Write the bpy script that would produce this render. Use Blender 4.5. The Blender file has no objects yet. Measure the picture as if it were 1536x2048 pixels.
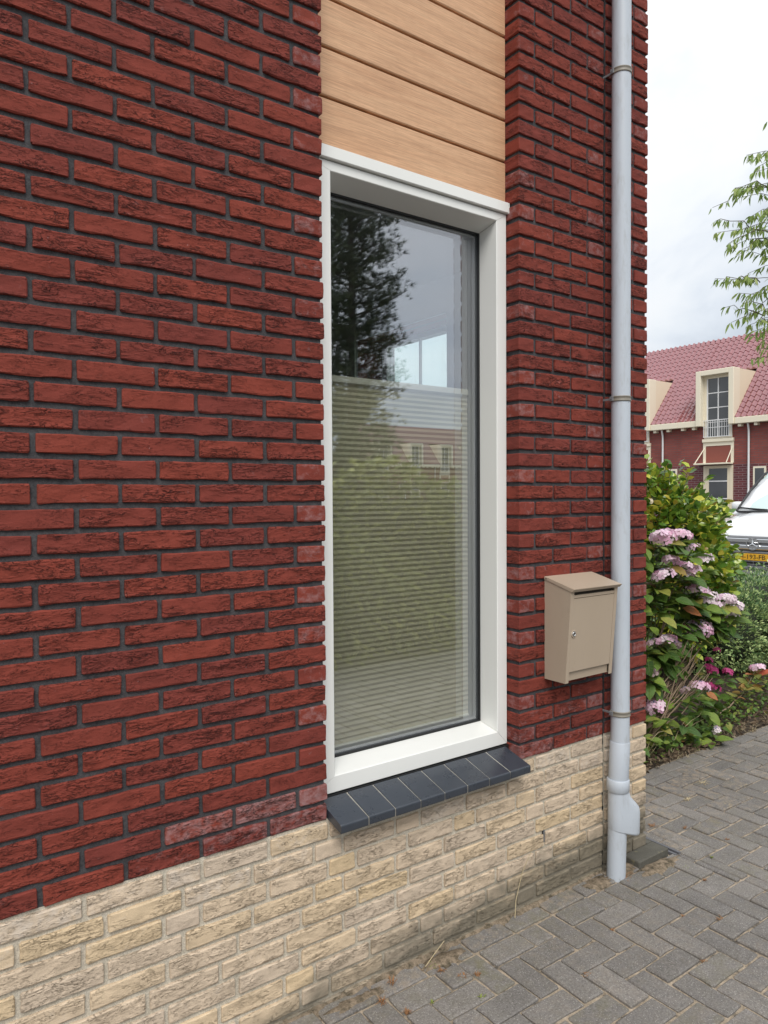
import bpy, bmesh, math, random
import numpy as np
from mathutils import Matrix, Vector, Euler
R = math.radians
SC = bpy.context.scene
COL = SC.collection
random.seed(7)
np.random.seed(7)

# ------------------------------------------------------------------ camera
YAW, PIT, ROLL = 0.624684, 0.0237492, 0.0055875
CAM = Vector((0.0, -2.02, 1.662))
fw = Vector((math.sin(YAW)*math.cos(PIT), math.cos(YAW)*math.cos(PIT), -math.sin(PIT)))
rt = Vector((math.cos(YAW), -math.sin(YAW), 0))
dn = fw.cross(rt)
r2 = math.cos(ROLL)*rt + math.sin(ROLL)*dn
d2 = -math.sin(ROLL)*rt + math.cos(ROLL)*dn
cd = bpy.data.cameras.new('camera')
cam = bpy.data.objects.new('camera', cd)
COL.objects.link(cam)
M = Matrix((r2, -d2, -fw)).transposed().to_4x4()
M.translation = CAM
cam.matrix_world = M
cd.sensor_fit = 'VERTICAL'
cd.sensor_height = 36.0
cd.lens = 36.0*1459.58/2048.0
cd.clip_start = 0.05
cd.clip_end = 2000
SC.camera = cam

# ------------------------------------------------------------------ sky, sun, exposure
SUN_EL, SUN_AZ = R(50), R(213)          # azimuth from +Y clockwise: the light comes from the street side
wd = bpy.data.worlds.new('World')
SC.world = wd
wd.use_nodes = True
nt = wd.node_tree
nt.nodes.clear()
wout = nt.nodes.new('ShaderNodeOutputWorld')
sky = nt.nodes.new('ShaderNodeTexSky')
sky.sky_type = 'NISHITA'
sky.sun_disc = False
sky.sun_elevation = SUN_EL
sky.sun_rotation = SUN_AZ
bg1 = nt.nodes.new('ShaderNodeBackground'); bg1.inputs['Strength'].default_value = 0.10
nt.links.new(sky.outputs[0], bg1.inputs[0])
tc = nt.nodes.new('ShaderNodeTexCoord')
mp = nt.nodes.new('ShaderNodeMapping'); mp.inputs['Scale'].default_value = (1.0, 1.0, 1.9)
mp.inputs['Location'].default_value = (0.35, 0.1, 0.2)
nt.links.new(tc.outputs['Generated'], mp.inputs[0])
n1 = nt.nodes.new('ShaderNodeTexNoise'); n1.inputs['Scale'].default_value = 3.4
n1.inputs['Detail'].default_value = 7; n1.inputs['Roughness'].default_value = 0.52; n1.inputs['Distortion'].default_value = 0.35
nt.links.new(mp.outputs[0], n1.inputs['Vector'])
cr = nt.nodes.new('ShaderNodeValToRGB')
cr.color_ramp.elements[0].position = 0.30; cr.color_ramp.elements[0].color = (0.58, 0.63, 0.71, 1)
cr.color_ramp.elements[1].position = 0.66; cr.color_ramp.elements[1].color = (1.0, 1.0, 1.0, 1)
e = cr.color_ramp.elements.new(0.44); e.color = (0.82, 0.865, 0.92, 1)
e = cr.color_ramp.elements.new(0.54); e.color = (0.94, 0.965, 0.985, 1)
nt.links.new(n1.outputs['Fac'], cr.inputs[0])
bg2 = nt.nodes.new('ShaderNodeBackground'); bg2.inputs['Strength'].default_value = 0.74
sxyz = nt.nodes.new('ShaderNodeSeparateXYZ'); nt.links.new(tc.outputs['Generated'], sxyz.inputs[0])
mr = nt.nodes.new('ShaderNodeMapRange')
mr.inputs['From Min'].default_value = 0.0; mr.inputs['From Max'].default_value = 1.0
mr.inputs['To Min'].default_value = 0.70; mr.inputs['To Max'].default_value = 1.22
nt.links.new(sxyz.outputs['Z'], mr.inputs['Value'])
ml = nt.nodes.new('ShaderNodeVectorMath'); ml.operation = 'SCALE'
nt.links.new(cr.outputs[0], ml.inputs[0]); nt.links.new(mr.outputs[0], ml.inputs['Scale'])
nt.links.new(ml.outputs[0], bg2.inputs[0])
mx = nt.nodes.new('ShaderNodeMixShader'); mx.inputs[0].default_value = 0.90
nt.links.new(bg1.outputs[0], mx.inputs[1]); nt.links.new(bg2.outputs[0], mx.inputs[2])
nt.links.new(mx.outputs[0], wout.inputs[0])

sl = bpy.data.lights.new('sun', 'SUN')
sl.energy = 1.5 
sl.angle = R(32)
sl.color = (1.0, 0.965, 0.91)
so = bpy.data.objects.new('sun', sl)
COL.objects.link(so)
sdir = Vector((math.sin(SUN_AZ)*math.cos(SUN_EL), math.cos(SUN_AZ)*math.cos(SUN_EL), math.sin(SUN_EL)))
so.location = (0, -8, 12)
so.rotation_euler = sdir.to_track_quat('Z', 'Y').to_euler()

vs = SC.view_settings
vs.view_transform = 'Standard'
vs.look = 'None'
vs.exposure = 0.74
vs.gamma = 1.0
vs.use_curve_mapping = False
SC.cycles.use_denoising = True
SC.cycles.max_bounces = 8
SC.cycles.transparent_max_bounces = 12
SC.cycles.caustics_reflective = False
SC.cycles.caustics_refractive = False
SC.cycles.sample_clamp_indirect = 6

# ------------------------------------------------------------------ helpers
class MB:
    """collects vertices and faces, builds one mesh object"""
    def __init__(self):
        self.v = []; self.f = []; self.mi = []; self.t = []
    def quadbox(self, x0, x1, y0, y1, z0, z1, mi=0, b=0.0, t=None):
        if b <= 0:
            n = len(self.v)
            self.v += [(x0,y0,z0),(x1,y0,z0),(x1,y1,z0),(x0,y1,z0),(x0,y0,z1),(x1,y0,z1),(x1,y1,z1),(x0,y1,z1)]
            fs = [(0,3,2,1),(4,5,6,7),(0,1,5,4),(1,2,6,5),(2,3,7,6),(3,0,4,7)]
            self.f += [tuple(n+i for i in q) for q in fs]; self.mi += [mi]*6
            self.t += [t]*8
        else:
            n = len(self.v)
            P = []
            for sx, X in ((1,x0),(-1,x1)):
                for sy, Y in ((1,y0),(-1,y1)):
                    for sz, Z in ((1,z0),(-1,z1)):
                        P.append((X, Y+sy*b, Z+sz*b)); P.append((X+sx*b, Y, Z+sz*b)); P.append((X+sx*b, Y+sy*b, Z))
            self.v += P
            self.t += [t]*24
            def c(i, j, k, a): return n + ((i*2+j)*2+k)*3 + a
            F = []
            for i in (0,1):
                q = [c(i,0,0,0),c(i,1,0,0),c(i,1,1,0),c(i,0,1,0)]; F.append(q[::-1] if i == 0 else q)
                q = [c(0,i,0,1),c(1,i,0,1),c(1,i,1,1),c(0,i,1,1)]; F.append(q if i == 0 else q[::-1])
                q = [c(0,0,i,2),c(1,0,i,2),c(1,1,i,2),c(0,1,i,2)]; F.append(q[::-1] if i == 0 else q)
            for i in (0,1):
                for j in (0,1):
                    F.append([c(i,j,0,0),c(i,j,1,0),c(i,j,1,1),c(i,j,0,1)])
                    F.append([c(i,0,j,0),c(i,1,j,0),c(i,1,j,2),c(i,0,j,2)])
                    F.append([c(0,i,j,1),c(1,i,j,1),c(1,i,j,2),c(0,i,j,2)])
                    for k in (0,1):
                        F.append([c(i,j,k,0),c(i,j,k,1),c(i,j,k,2)])
            ctr = Vector(((x0+x1)/2,(y0+y1)/2,(z0+z1)/2))
            for q in F:
                pts = [Vector(self.v[m]) for m in q]
                nn = (pts[1]-pts[0]).cross(pts[2]-pts[0])
                m = sum(pts, Vector())/len(pts) - ctr
                self.f.append(tuple(q) if nn.dot(m) > 0 else tuple(q[::-1])); self.mi.append(mi)
        return self
    def add(self, verts, faces, mi=0, t=None):
        n = len(self.v)
        self.v += [tuple(p) for p in verts]
        self.f += [tuple(n+i for i in q) for q in faces]
        self.mi += [mi]*len(faces)
        self.t += [t]*len(verts)
        return self
    def tube(self, pts, rad, seg=8, mi=0, cap=True, t=None):
        pts = [Vector(p) for p in pts]
        if not isinstance(rad, (list, tuple)): rad = [rad]*len(pts)
        n = len(self.v)
        up = None
        for i, p in enumerate(pts):
            d = (pts[min(i+1, len(pts)-1)] - pts[max(i-1, 0)]).normalized()
            if up is None:
                up = Vector((0,0,1)) if abs(d.z) < 0.9 else Vector((1,0,0))
            a = d.cross(up).normalized(); bb = a.cross(d).normalized(); up = bb
            for k in range(seg):
                w = 2*math.pi*k/seg
                self.v.append(tuple(p + rad[i]*(math.cos(w)*a + math.sin(w)*bb))); self.t.append(t)
        for i in range(len(pts)-1):
            for k in range(seg):
                k2 = (k+1) % seg
                self.f.append((n+i*seg+k, n+(i+1)*seg+k, n+(i+1)*seg+k2, n+i*seg+k2)); self.mi.append(mi)
        if cap:
            for m, rv in ((n, False), (n+(len(pts)-1)*seg, True)):
                c0 = len(self.v)
                self.v += [self.v[m+k] for k in range(seg)]; self.t += [t]*seg
                q = [c0+k for k in range(seg)]
                self.f.append(tuple(reversed(q)) if rv else tuple(q)); self.mi.append(mi)
        return self
    def mesh(self, name, mats, smooth=False):
        me = bpy.data.meshes.new(name)
        me.from_pydata(self.v, [], self.f)
        for m in (mats if isinstance(mats, (list, tuple)) else [mats]): me.materials.append(m)
        if any(self.mi): me.polygons.foreach_set('material_index', self.mi)
        if any(x is not None for x in self.t):
            a = me.color_attributes.new('tint', 'FLOAT_COLOR', 'POINT')
            flat = []
            for x in self.t: flat += list(x or (0.5, 0.5, 0.0)) + [1.0]
            a.data.foreach_set('color', flat)
        if smooth: me.polygons.foreach_set('use_smooth', [True]*len(me.polygons))
        me.update()
        return me
    def build(self, name, mats, parent=None, smooth=False, loc=None):
        return link(name, self.mesh(name, mats, smooth), parent, loc)

def link(name, data, parent=None, loc=None, rot=None, scale=None):
    o = bpy.data.objects.new(name, data)
    COL.objects.link(o)
    if parent is not None: o.parent = parent
    if loc is not None: o.location = loc
    if rot is not None: o.rotation_euler = rot
    if scale is not None: o.scale = scale if isinstance(scale, (tuple, list, Vector)) else (scale,)*3
    return o

def tag(o, label, cat, group=None):
    o['label'] = label; o['category'] = cat
    if group: o['group'] = group
    return o

def thing(name, label, cat, loc=(0,0,0), rz=0.0, group=None):
    o = link(name, None, None, loc, (0,0,rz))
    o.empty_display_size = 0.1
    return tag(o, label, cat, group)

def kind(o, k):
    o['kind'] = k
    return o

# ------------------------------------------------------------------ materials
class NT:
    def __init__(self, name):
        self.m = bpy.data.materials.new(name)
        self.m.use_nodes = True
        self.t = self.m.node_tree
        self.b = self.t.nodes['Principled BSDF']
        self.out = self.t.nodes['Material Output']
    def n(self, typ, **kw):
        x = self.t.nodes.new(typ)
        for k, v in kw.items(): setattr(x, k, v)
        return x
    def l(self, a, b): self.t.links.new(a, b)
    def pos(self, scale=(1,1,1), loc=(0,0,0), obj=False):
        if obj:
            src = self.n('ShaderNodeTexCoord').outputs['Object']
        else:
            src = self.n('ShaderNodeNewGeometry').outputs['Position']
        mpn = self.n('ShaderNodeMapping')
        mpn.inputs['Scale'].default_value = scale
        mpn.inputs['Location'].default_value = loc
        self.l(src, mpn.inputs[0])
        return mpn.outputs[0]
    def noise(self, vec, scale, detail=4, rough=0.55, dist=0.0):
        x = self.n('ShaderNodeTexNoise')
        x.inputs['Scale'].default_value = scale; x.inputs['Detail'].default_value = detail
        x.inputs['Roughness'].default_value = rough; x.inputs['Distortion'].default_value = dist
        if vec is not None: self.l(vec, x.inputs['Vector'])
        return x.outputs['Fac']
    def ramp(self, fac, stops):
        x = self.n('ShaderNodeValToRGB')
        el = x.color_ramp.elements
        for i, (p, c) in enumerate(stops):
            q = el[i] if i < 2 else el.new(p)
            q.position = p
            q.color = (c, c, c, 1) if isinstance(c, (int, float)) else (*c, 1)
        self.l(fac, x.inputs[0])
        return x.outputs[0]
    def mix(self, fac, a, b, mode='MIX'):
        x = self.n('ShaderNodeMix', data_type='RGBA', blend_type=mode)
        for s, val in ((x.inputs[0], fac), (x.inputs[6], a), (x.inputs[7], b)):
            if hasattr(val, 'is_linked') or hasattr(val, 'links'): self.l(val, s)
            elif isinstance(val, (int, float)): s.default_value = val if s.type == 'VALUE' else (val, val, val, 1)
            else: s.default_value = (*val, 1)
        return x.outputs[2]
    def math(self, op, a, b=None, clamp=False):
        x = self.n('ShaderNodeMath', operation=op)
        x.use_clamp = clamp
        for s, val in ((x.inputs[0], a), (x.inputs[1], b)):
            if val is None: continue
            if isinstance(val, (int, float)): s.default_value = val
            else: self.l(val, s)
        return x.outputs[0]
    def tint(self):
        a = self.n('ShaderNodeAttribute', attribute_name='tint')
        s = self.n('ShaderNodeSeparateColor')
        self.l(a.outputs['Color'], s.inputs[0])
        return s.outputs[0], s.outputs[1], s.outputs[2]
    def bump(self, h, strength, dist=0.01, prev=None):
        x = self.n('ShaderNodeBump')
        x.inputs['Strength'].default_value = strength; x.inputs['Distance'].default_value = dist
        self.l(h, x.inputs['Height'])
        if prev is not None: self.l(prev, x.inputs['Normal'])
        return x.outputs[0]
    def set(self, col=None, rough=None, normal=None, metal=None, spec=None, coat=None):
        for k, v in (('Base Color', col), ('Roughness', rough), ('Normal', normal), ('Metallic', metal), ('Specular IOR Level', spec), ('Coat Weight', coat)):
            if v is None: continue
            s = self.b.inputs[k]
            if isinstance(v, (int, float)): s.default_value = v
            elif isinstance(v, (tuple, list)): s.default_value = (*v, 1)
            else: self.l(v, s)
        return self.m

def simple(name, col, rough=0.5, metal=0.0, spec=0.5, var=0.0, scale=6.0, coat=None):
    q = NT(name)
    c = col
    if var > 0:
        f = q.noise(q.pos(), scale, 5, 0.6)
        c = q.mix(f, tuple(x*(1-var) for x in col), tuple(min(1, x*(1+var)) for x in col))
    return q.set(c, rough, None, metal, spec, coat)

def brick_mat(name, dark, mid, lite, bloom, crease_shade, dirt=False, crk_shade_amt=0.84, flake=0.50):
    q = NT(name)
    tr, tg, tb = q.tint()                       # r: shade, g: how cracked, b: lime bloom
    p1 = q.pos((0.42, 0.42, 1.0))
    # creases: the skin of a hand-moulded brick folds in flakes; each flake rises, then drops into a crevice
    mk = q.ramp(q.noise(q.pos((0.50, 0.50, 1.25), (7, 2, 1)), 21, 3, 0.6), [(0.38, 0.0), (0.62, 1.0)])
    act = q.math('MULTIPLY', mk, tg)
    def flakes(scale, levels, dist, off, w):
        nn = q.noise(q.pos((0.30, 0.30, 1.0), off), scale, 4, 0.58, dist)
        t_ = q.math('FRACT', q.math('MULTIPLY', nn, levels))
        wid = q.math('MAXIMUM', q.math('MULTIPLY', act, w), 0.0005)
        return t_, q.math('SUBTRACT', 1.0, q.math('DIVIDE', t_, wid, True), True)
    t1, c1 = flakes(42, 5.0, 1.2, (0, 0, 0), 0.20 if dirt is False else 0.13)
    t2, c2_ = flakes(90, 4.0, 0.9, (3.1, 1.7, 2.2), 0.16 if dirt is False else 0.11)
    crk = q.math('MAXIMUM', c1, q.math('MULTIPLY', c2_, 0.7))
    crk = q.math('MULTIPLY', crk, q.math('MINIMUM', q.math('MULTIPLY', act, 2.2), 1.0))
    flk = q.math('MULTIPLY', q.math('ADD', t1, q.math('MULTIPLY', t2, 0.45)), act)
    body = q.noise(q.pos((0.5, 0.5, 1.0), (5, 5, 5)), 26, 6, 0.6, 0.5)
    grain = q.noise(q.pos(), 420, 3, 0.6)
    c = q.ramp(tr, [(0.0, dark), (0.5, mid), (1.0, lite)])
    mott = q.ramp(body, [(0.30, 0.80), (0.50, 1.0), (0.72, 1.18)])
    c = q.mix(0.85, c, mott, 'MULTIPLY')
    c = q.mix(0.5, c, q.ramp(grain, [(0.3, 0.72), (0.7, 1.22)]), 'MULTIPLY')
    # lime bloom, patchy
    bn = q.noise(q.pos((0.8, 0.8, 1.0), (2, 4, 8)), 38, 6, 0.68, 0.3)
    bsum = q.math('ADD', bn, q.math('MULTIPLY', tb, 0.42))
    bf = q.ramp(bsum, [(0.70, 0.0), (0.98, 0.65)])
    c = q.mix(bf, c, bloom)
    speck = q.ramp(q.noise(q.pos((1, 1, 1), (11, 3, 6)), 95, 2, 0.5), [(0.74, 0.0), (0.78, 0.55)])
    c = q.mix(speck, c, bloom)
    c = q.mix(q.math('MULTIPLY', crk, crk_shade_amt), c, crease_shade)  # shade inside the creases is painted into the colour, on top of the bump
    if dirt:
        g = q.n('ShaderNodeNewGeometry')
        sp = q.n('ShaderNodeSeparateXYZ'); q.l(g.outputs['Position'], sp.inputs[0])
        dn1 = q.noise(q.pos((1.0, 1.0, 1.6), (4, 4, 1)), 5.5, 5, 0.6, 0.3)
        hgt = q.math('ADD', q.math('MULTIPLY', sp.outputs['Z'], -4.2), q.math('MULTIPLY', sp.outputs['X'], 0.40))
        df = q.math('ADD', hgt, q.math('MULTIPLY', q.math('SUBTRACT', dn1, 0.5), 1.5))
        df = q.ramp(df, [(-0.55, 0.0), (0.55, 0.86)])
        # splash dirt thrown up from the paving
        c = q.mix(df, c, q.mix(q.noise(q.pos(), 60, 4, 0.6), (0.085, 0.078, 0.058), (0.21, 0.19, 0.145)))
    h = q.math('SUBTRACT', q.math('ADD', q.math('ADD', q.math('MULTIPLY', body, 0.40), q.math('MULTIPLY', flk, flake)), q.math('MULTIPLY', grain, 0.16)), q.math('MULTIPLY', crk, 0.7))
    nrm = q.bump(h, 1.0, 0.007)
    return q.set(c, 0.86, nrm, None, 0.25)

def mortar_mat(name, a, b, dirt=False):
    q = NT(name)
    f = q.noise(q.pos(), 45, 6, 0.65)
    g = q.noise(q.pos(), 320, 3, 0.6)
    big = q.noise(q.pos((1, 1, 1), (3, 1, 4)), 7, 5, 0.65)
    c = q.mix(q.ramp(q.math('ADD', q.math('MULTIPLY', f, 0.6), q.math('MULTIPLY', big, 0.4)), [(0.36, 0.0), (0.62, 1.0)]), a, b)
    c = q.mix(0.8, c, q.ramp(g, [(0.3, 0.62), (0.7, 1.35)]), 'MULTIPLY')
    if dirt:
        ge = q.n('ShaderNodeNewGeometry')
        sp = q.n('ShaderNodeSeparateXYZ'); q.l(ge.outputs['Position'], sp.inputs[0])
        dn1 = q.noise(q.pos((1.0, 1.0, 1.6), (4, 4, 1)), 5.5, 5, 0.6, 0.3)
        hgt = q.math('ADD', q.math('MULTIPLY', sp.outputs['Z'], -4.2), q.math('MULTIPLY', sp.outputs['X'], 0.40))
        df = q.math('ADD', hgt, q.math('MULTIPLY', q.math('SUBTRACT', dn1, 0.5), 1.5))
        df = q.ramp(df, [(-0.55, 0.0), (0.55, 0.8)])
        c = q.mix(df, c, (0.14, 0.125, 0.095))
    h = q.math('ADD', q.math('MULTIPLY', f, 0.6), q.math('MULTIPLY', g, 0.4))
    return q.set(c, 0.95, q.bump(h, 0.7, 0.004), None, 0.15)

MAT = {}
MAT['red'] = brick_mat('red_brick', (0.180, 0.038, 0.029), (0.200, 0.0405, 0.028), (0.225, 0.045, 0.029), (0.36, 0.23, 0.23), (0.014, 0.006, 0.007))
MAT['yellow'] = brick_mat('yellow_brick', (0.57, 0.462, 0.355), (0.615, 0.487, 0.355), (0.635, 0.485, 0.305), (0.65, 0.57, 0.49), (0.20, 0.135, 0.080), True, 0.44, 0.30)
MAT['mortar_red'] = mortar_mat('dark_mortar', (0.045, 0.044, 0.047), (0.085, 0.083, 0.086))
MAT['mortar_yellow'] = mortar_mat('light_mortar', (0.47, 0.42, 0.335), (0.59, 0.54, 0.45), True)

q = NT('white_frame_paint')
f = q.noise(q.pos(), 3.0, 5, 0.6); g = q.noise(q.pos(), 90, 3, 0.6)
c = q.mix(f, (0.76, 0.765, 0.735), (0.82, 0.82, 0.79))
c = q.mix(q.ramp(q.noise(q.pos((1, 1, .5), (3, 3, 3)), 30, 4, 0.7), [(0.70, 0.0), (0.86, 0.35)]), c, (0.52, 0.50, 0.44))
MAT['frame'] = q.set(c, 0.32, q.bump(g, 0.05, 0.001), None, 0.5)

q = NT('oak_cladding')
tr, tg, tb = q.tint()
off = q.n('ShaderNodeCombineXYZ')
q.l(q.math('MULTIPLY', tr, 37.0), off.inputs[0]); q.l(q.math('MULTIPLY', tr, 11.0), off.inputs[2])
ge = q.n('ShaderNodeNewGeometry')
va = q.n('ShaderNodeVectorMath', operation='ADD'); q.l(ge.outputs['Position'], va.inputs[0]); q.l(off.outputs[0], va.inputs[1])
def stretch(s):
    m_ = q.n('ShaderNodeMapping'); m_.inputs['Scale'].default_value = s; q.l(va.outputs[0], m_.inputs[0]); return m_.outputs[0]
wv = q.n('ShaderNodeTexNoise'); wv.inputs['Scale'].default_value = 1.0; wv.inputs['Detail'].default_value = 5; wv.inputs['Distortion'].default_value = 0.8
q.l(stretch((2.2, 2.2, 34)), wv.inputs['Vector'])
fine = q.noise(stretch((9, 9, 420)), 1.0, 3, 0.6, 0.2)
pore = q.noise(stretch((26, 26, 900)), 1.0, 2, 0.5)
c = q.ramp(wv.outputs['Fac'], [(0.30, (0.550, 0.318, 0.183)), (0.50, (0.605, 0.362, 0.212)), (0.70, (0.650, 0.402, 0.240))])
c = q.mix(0.9, c, q.ramp(fine, [(0.3, 0.74), (0.7, 1.18)]), 'MULTIPLY')
c = q.mix(q.ramp(pore, [(0.56, 0.0), (0.68, 0.5)]), c, (0.37, 0.19, 0.095))
c = q.mix(0.6, c, q.ramp(tg, [(0.0, 0.88), (1.0, 1.10)]), 'MULTIPLY')
MAT['oak'] = q.set(c, 0.55, q.bump(fine, 0.18, 0.002), None, 0.35)

MAT['groove'] = simple('cladding_groove', (0.26, 0.14, 0.08), 0.7)
MAT['rubber'] = simple('black_rubber', (0.012, 0.012, 0.013), 0.55)
MAT['spacer'] = simple('grey_spacer', (0.30, 0.31, 0.32), 0.4, 0.6)
MAT['alu'] = simple('aluminium', (0.55, 0.55, 0.53), 0.35, 0.9)

q = NT('blue_sill_glaze')
f = q.noise(q.pos(), 14, 5, 0.65)
c = q.mix(f, (0.028, 0.034, 0.045), (0.046, 0.054, 0.068))
c = q.mix(q.ramp(q.noise(q.pos((1,1,1),(5,1,2)), 70, 3, 0.6), [(0.70, 0.0), (0.80, 0.35)]), c, (0.16, 0.17, 0.18))
MAT['sill'] = q.set(c, q.ramp(f, [(0.3, 0.22), (0.7, 0.38)]), q.bump(q.noise(q.pos(), 22, 4, 0.5), 0.08, 0.002), None, 0.6)
MAT['sill_joint'] = mortar_mat('sill_joint', (0.30, 0.28, 0.24), (0.42, 0.40, 0.35))

# insulated glass: mirror-like coating over clear glass
q = NT('window_glass')
fr = q.n('ShaderNodeFresnel')
geo = q.n('ShaderNodeNewGeometry')          # the sheet does not bend rays, so the back face mirrors like the front
q.l(q.math('ADD', 3.1, q.math('MULTIPLY', geo.outputs['Backfacing'], 1/3.1-3.1)), fr.inputs['IOR'])
gl = q.n('ShaderNodeBsdfGlossy'); gl.inputs['Roughness'].default_value = 0.0; gl.inputs['Color'].default_value = (0.90, 0.93, 1.0, 1)
trn = q.n('ShaderNodeBsdfTransparent'); trn.inputs['Color'].default_value = (0.97, 0.99, 0.98, 1)
ms = q.n('ShaderNodeMixShader')
q.l(fr.outputs[0], ms.inputs[0]); q.l(trn.outputs[0], ms.inputs[1]); q.l(gl.outputs[0], ms.inputs[2])
wob = q.noise(q.pos(), 1.6, 1, 0.4)
q.l(q.bump(wob, 0.02, 0.02), gl.inputs['Normal'])
q.l(ms.outputs[0], q.out.inputs[0])
MAT['glass'] = q.m

q = NT('clear_side_glass')
trn = q.n('ShaderNodeBsdfTransparent'); trn.inputs['Color'].default_value = (0.90, 0.985, 0.97, 1)
gl = q.n('ShaderNodeBsdfGlossy'); gl.inputs['Roughness'].default_value = 0.0
ms = q.n('ShaderNodeMixShader'); ms.inputs[0].default_value = 0.06
q.l(trn.outputs[0], ms.inputs[1]); q.l(gl.outputs[0], ms.inputs[2]); q.l(ms.outputs[0], q.out.inputs[0])
MAT['sideglass'] = q.m

q = NT('far_glass')
f = q.noise(q.pos(), 0.8, 3, 0.5)
MAT['farglass'] = q.set(q.mix(f, (0.015, 0.018, 0.022), (0.06, 0.065, 0.07)), 0.06, None, None, 0.9)

q = NT('blind_fabric')
f = q.noise(q.pos((4, 4, 60)), 6, 3, 0.6)
c = q.mix(f, (0.51, 0.465, 0.325), (0.57, 0.52, 0.37))
MAT['blind'] = q.set(c, 0.9, None, None, 0.1)
MAT['blindrail'] = simple('blind_rail', (0.66, 0.63, 0.52), 0.45)
MAT['curtain'] = simple('curtain_cloth', (0.62, 0.64, 0.58), 0.9, var=0.15)
MAT['roomwall'] = simple('room_plaster', (0.42, 0.42, 0.42), 0.9, var=0.05)
MAT['roomfloor'] = simple('room_floor', (0.20, 0.14, 0.09), 0.6, var=0.2)

q = NT('grey_pvc')
f = q.noise(q.pos((1, 1, 0.35)), 9, 5, 0.65)
c = q.mix(f, (0.45, 0.495, 0.55), (0.51, 0.55, 0.60))
c = q.mix(q.ramp(q.noise(q.pos((1, 1, 0.25), (4, 4, 2)), 34, 4, 0.7), [(0.54, 0.0), (0.74, 0.42)]), c, (0.31, 0.31, 0.30))
c = q.mix(q.ramp(q.noise(q.pos((2.2, 2.2, 0.6), (1, 4, 9)), 40, 2, 0.5, 1.5), [(0.755, 0.0), (0.775, 0.6)]), c, (0.16, 0.16, 0.17))
MAT['pvc'] = q.set(c, 0.42, None, None, 0.45)
MAT['clip'] = simple('taupe_clip', (0.22, 0.20, 0.165), 0.5, var=0.1)

q = NT('beige_metal')
f = q.noise(q.pos((1, 1, 0.4)), 8, 5, 0.6)
c = q.mix(f, (0.395, 0.315, 0.235), (0.44, 0.355, 0.27))
c = q.mix(q.ramp(q.noise(q.pos((1, 1, 0.5), (2, 7, 3)), 24, 5, 0.7), [(0.60, 0.0), (0.82, 0.30)]), c, (0.26, 0.20, 0.15))
MAT['beige'] = q.set(c, 0.38, q.bump(q.noise(q.pos(), 500, 2, 0.5), 0.04, 0.001), None, 0.45)
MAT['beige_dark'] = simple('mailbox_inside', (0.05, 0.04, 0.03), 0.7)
MAT['steel'] = simple('steel_lock', (0.62, 0.62, 0.62), 0.28, 1.0)

q = NT('grey_paver')
tr, tg, tb = q.tint()
f = q.noise(q.pos(), 7, 5, 0.6); g = q.noise(q.pos(), 150, 4, 0.75)
c = q.ramp(tr, [(0.0, (0.158, 0.148, 0.140)), (0.6, (0.184, 0.172, 0.161)), (1.0, (0.212, 0.196, 0.181))])
c = q.mix(0.7, c, q.ramp(f, [(0.3, 0.82), (0.7, 1.18)]), 'MULTIPLY')
c = q.mix(0.8, c, q.ramp(g, [(0.30, 0.50), (0.5, 1.0), (0.70, 1.55)]), 'MULTIPLY')
vo = q.n('ShaderNodeTexVoronoi'); vo.inputs['Scale'].default_value = 180
q.l(q.pos(), vo.inputs['Vector'])
vs2 = q.n('ShaderNodeSeparateColor'); q.l(vo.outputs['Color'], vs2.inputs[0])
fl = q.math('MULTIPLY', q.math('LESS_THAN', vo.outputs['Distance'], 0.30), q.math('GREATER_THAN', vs2.outputs[0], 0.72))
c = q.mix(q.math('MULTIPLY', fl, 0.48), c, (0.52, 0.50, 0.47))
# moss and sand films
c = q.mix(q.math('MULTIPLY', tg, q.ramp(q.noise(q.pos((1,1,1),(3,8,1)), 18, 5, 0.65), [(0.42, 0.0), (0.70, 0.75)])), c, (0.155, 0.145, 0.085))
c = q.mix(q.math('MULTIPLY', tb, q.ramp(q.noise(q.pos((1,1,1),(9,2,1)), 26, 6, 0.7), [(0.45, 0.0), (0.66, 0.8)])), c, (0.36, 0.285, 0.205))
c = q.mix(q.ramp(q.noise(q.pos((1,1,1),(1,12,5)), 4.2, 6, 0.7), [(0.60, 0.0), (0.80, 0.45)]), c, (0.31, 0.265, 0.21))
lich = q.ramp(q.noise(q.pos((1,1,1),(2,1,15)), 21, 2, 0.45), [(0.80, 0.0), (0.83, 0.7)])
c = q.mix(lich, c, (0.48, 0.46, 0.43))
MAT['paver'] = q.set(c, 0.9, q.bump(q.math('ADD', g, q.math('MULTIPLY', f, 0.4)), 0.55, 0.003), None, 0.2)

q = NT('joint_sand')
f = q.noise(q.pos(), 22, 6, 0.7); g = q.noise(q.pos(), 300, 4, 0.7)
c = q.ramp(f, [(0.34, (0.10, 0.09, 0.078)), (0.46, (0.33, 0.27, 0.20)), (0.62, (0.50, 0.41, 0.31))])
c = q.mix(0.8, c, q.ramp(g, [(0.3, 0.6), (0.7, 1.3)]), 'MULTIPLY')
MAT['sand'] = q.set(c, 0.95, q.bump(g, 0.8, 0.004), None, 0.1)
q = NT('loose_sand')
f = q.noise(q.pos(), 40, 6, 0.7); g = q.noise(q.pos(), 420, 4, 0.7)
c = q.ramp(f, [(0.36, (0.10, 0.085, 0.06)), (0.50, (0.26, 0.205, 0.145)), (0.68, (0.42, 0.33, 0.24))])
c = q.mix(0.8, c, q.ramp(g, [(0.3, 0.6), (0.7, 1.3)]), 'MULTIPLY')
MAT['loosesand'] = q.set(c, 0.95, q.bump(g, 0.9, 0.006), None, 0.1)
q = NT('bed_soil')
f = q.noise(q.pos(), 18, 8, 0.7)
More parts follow.
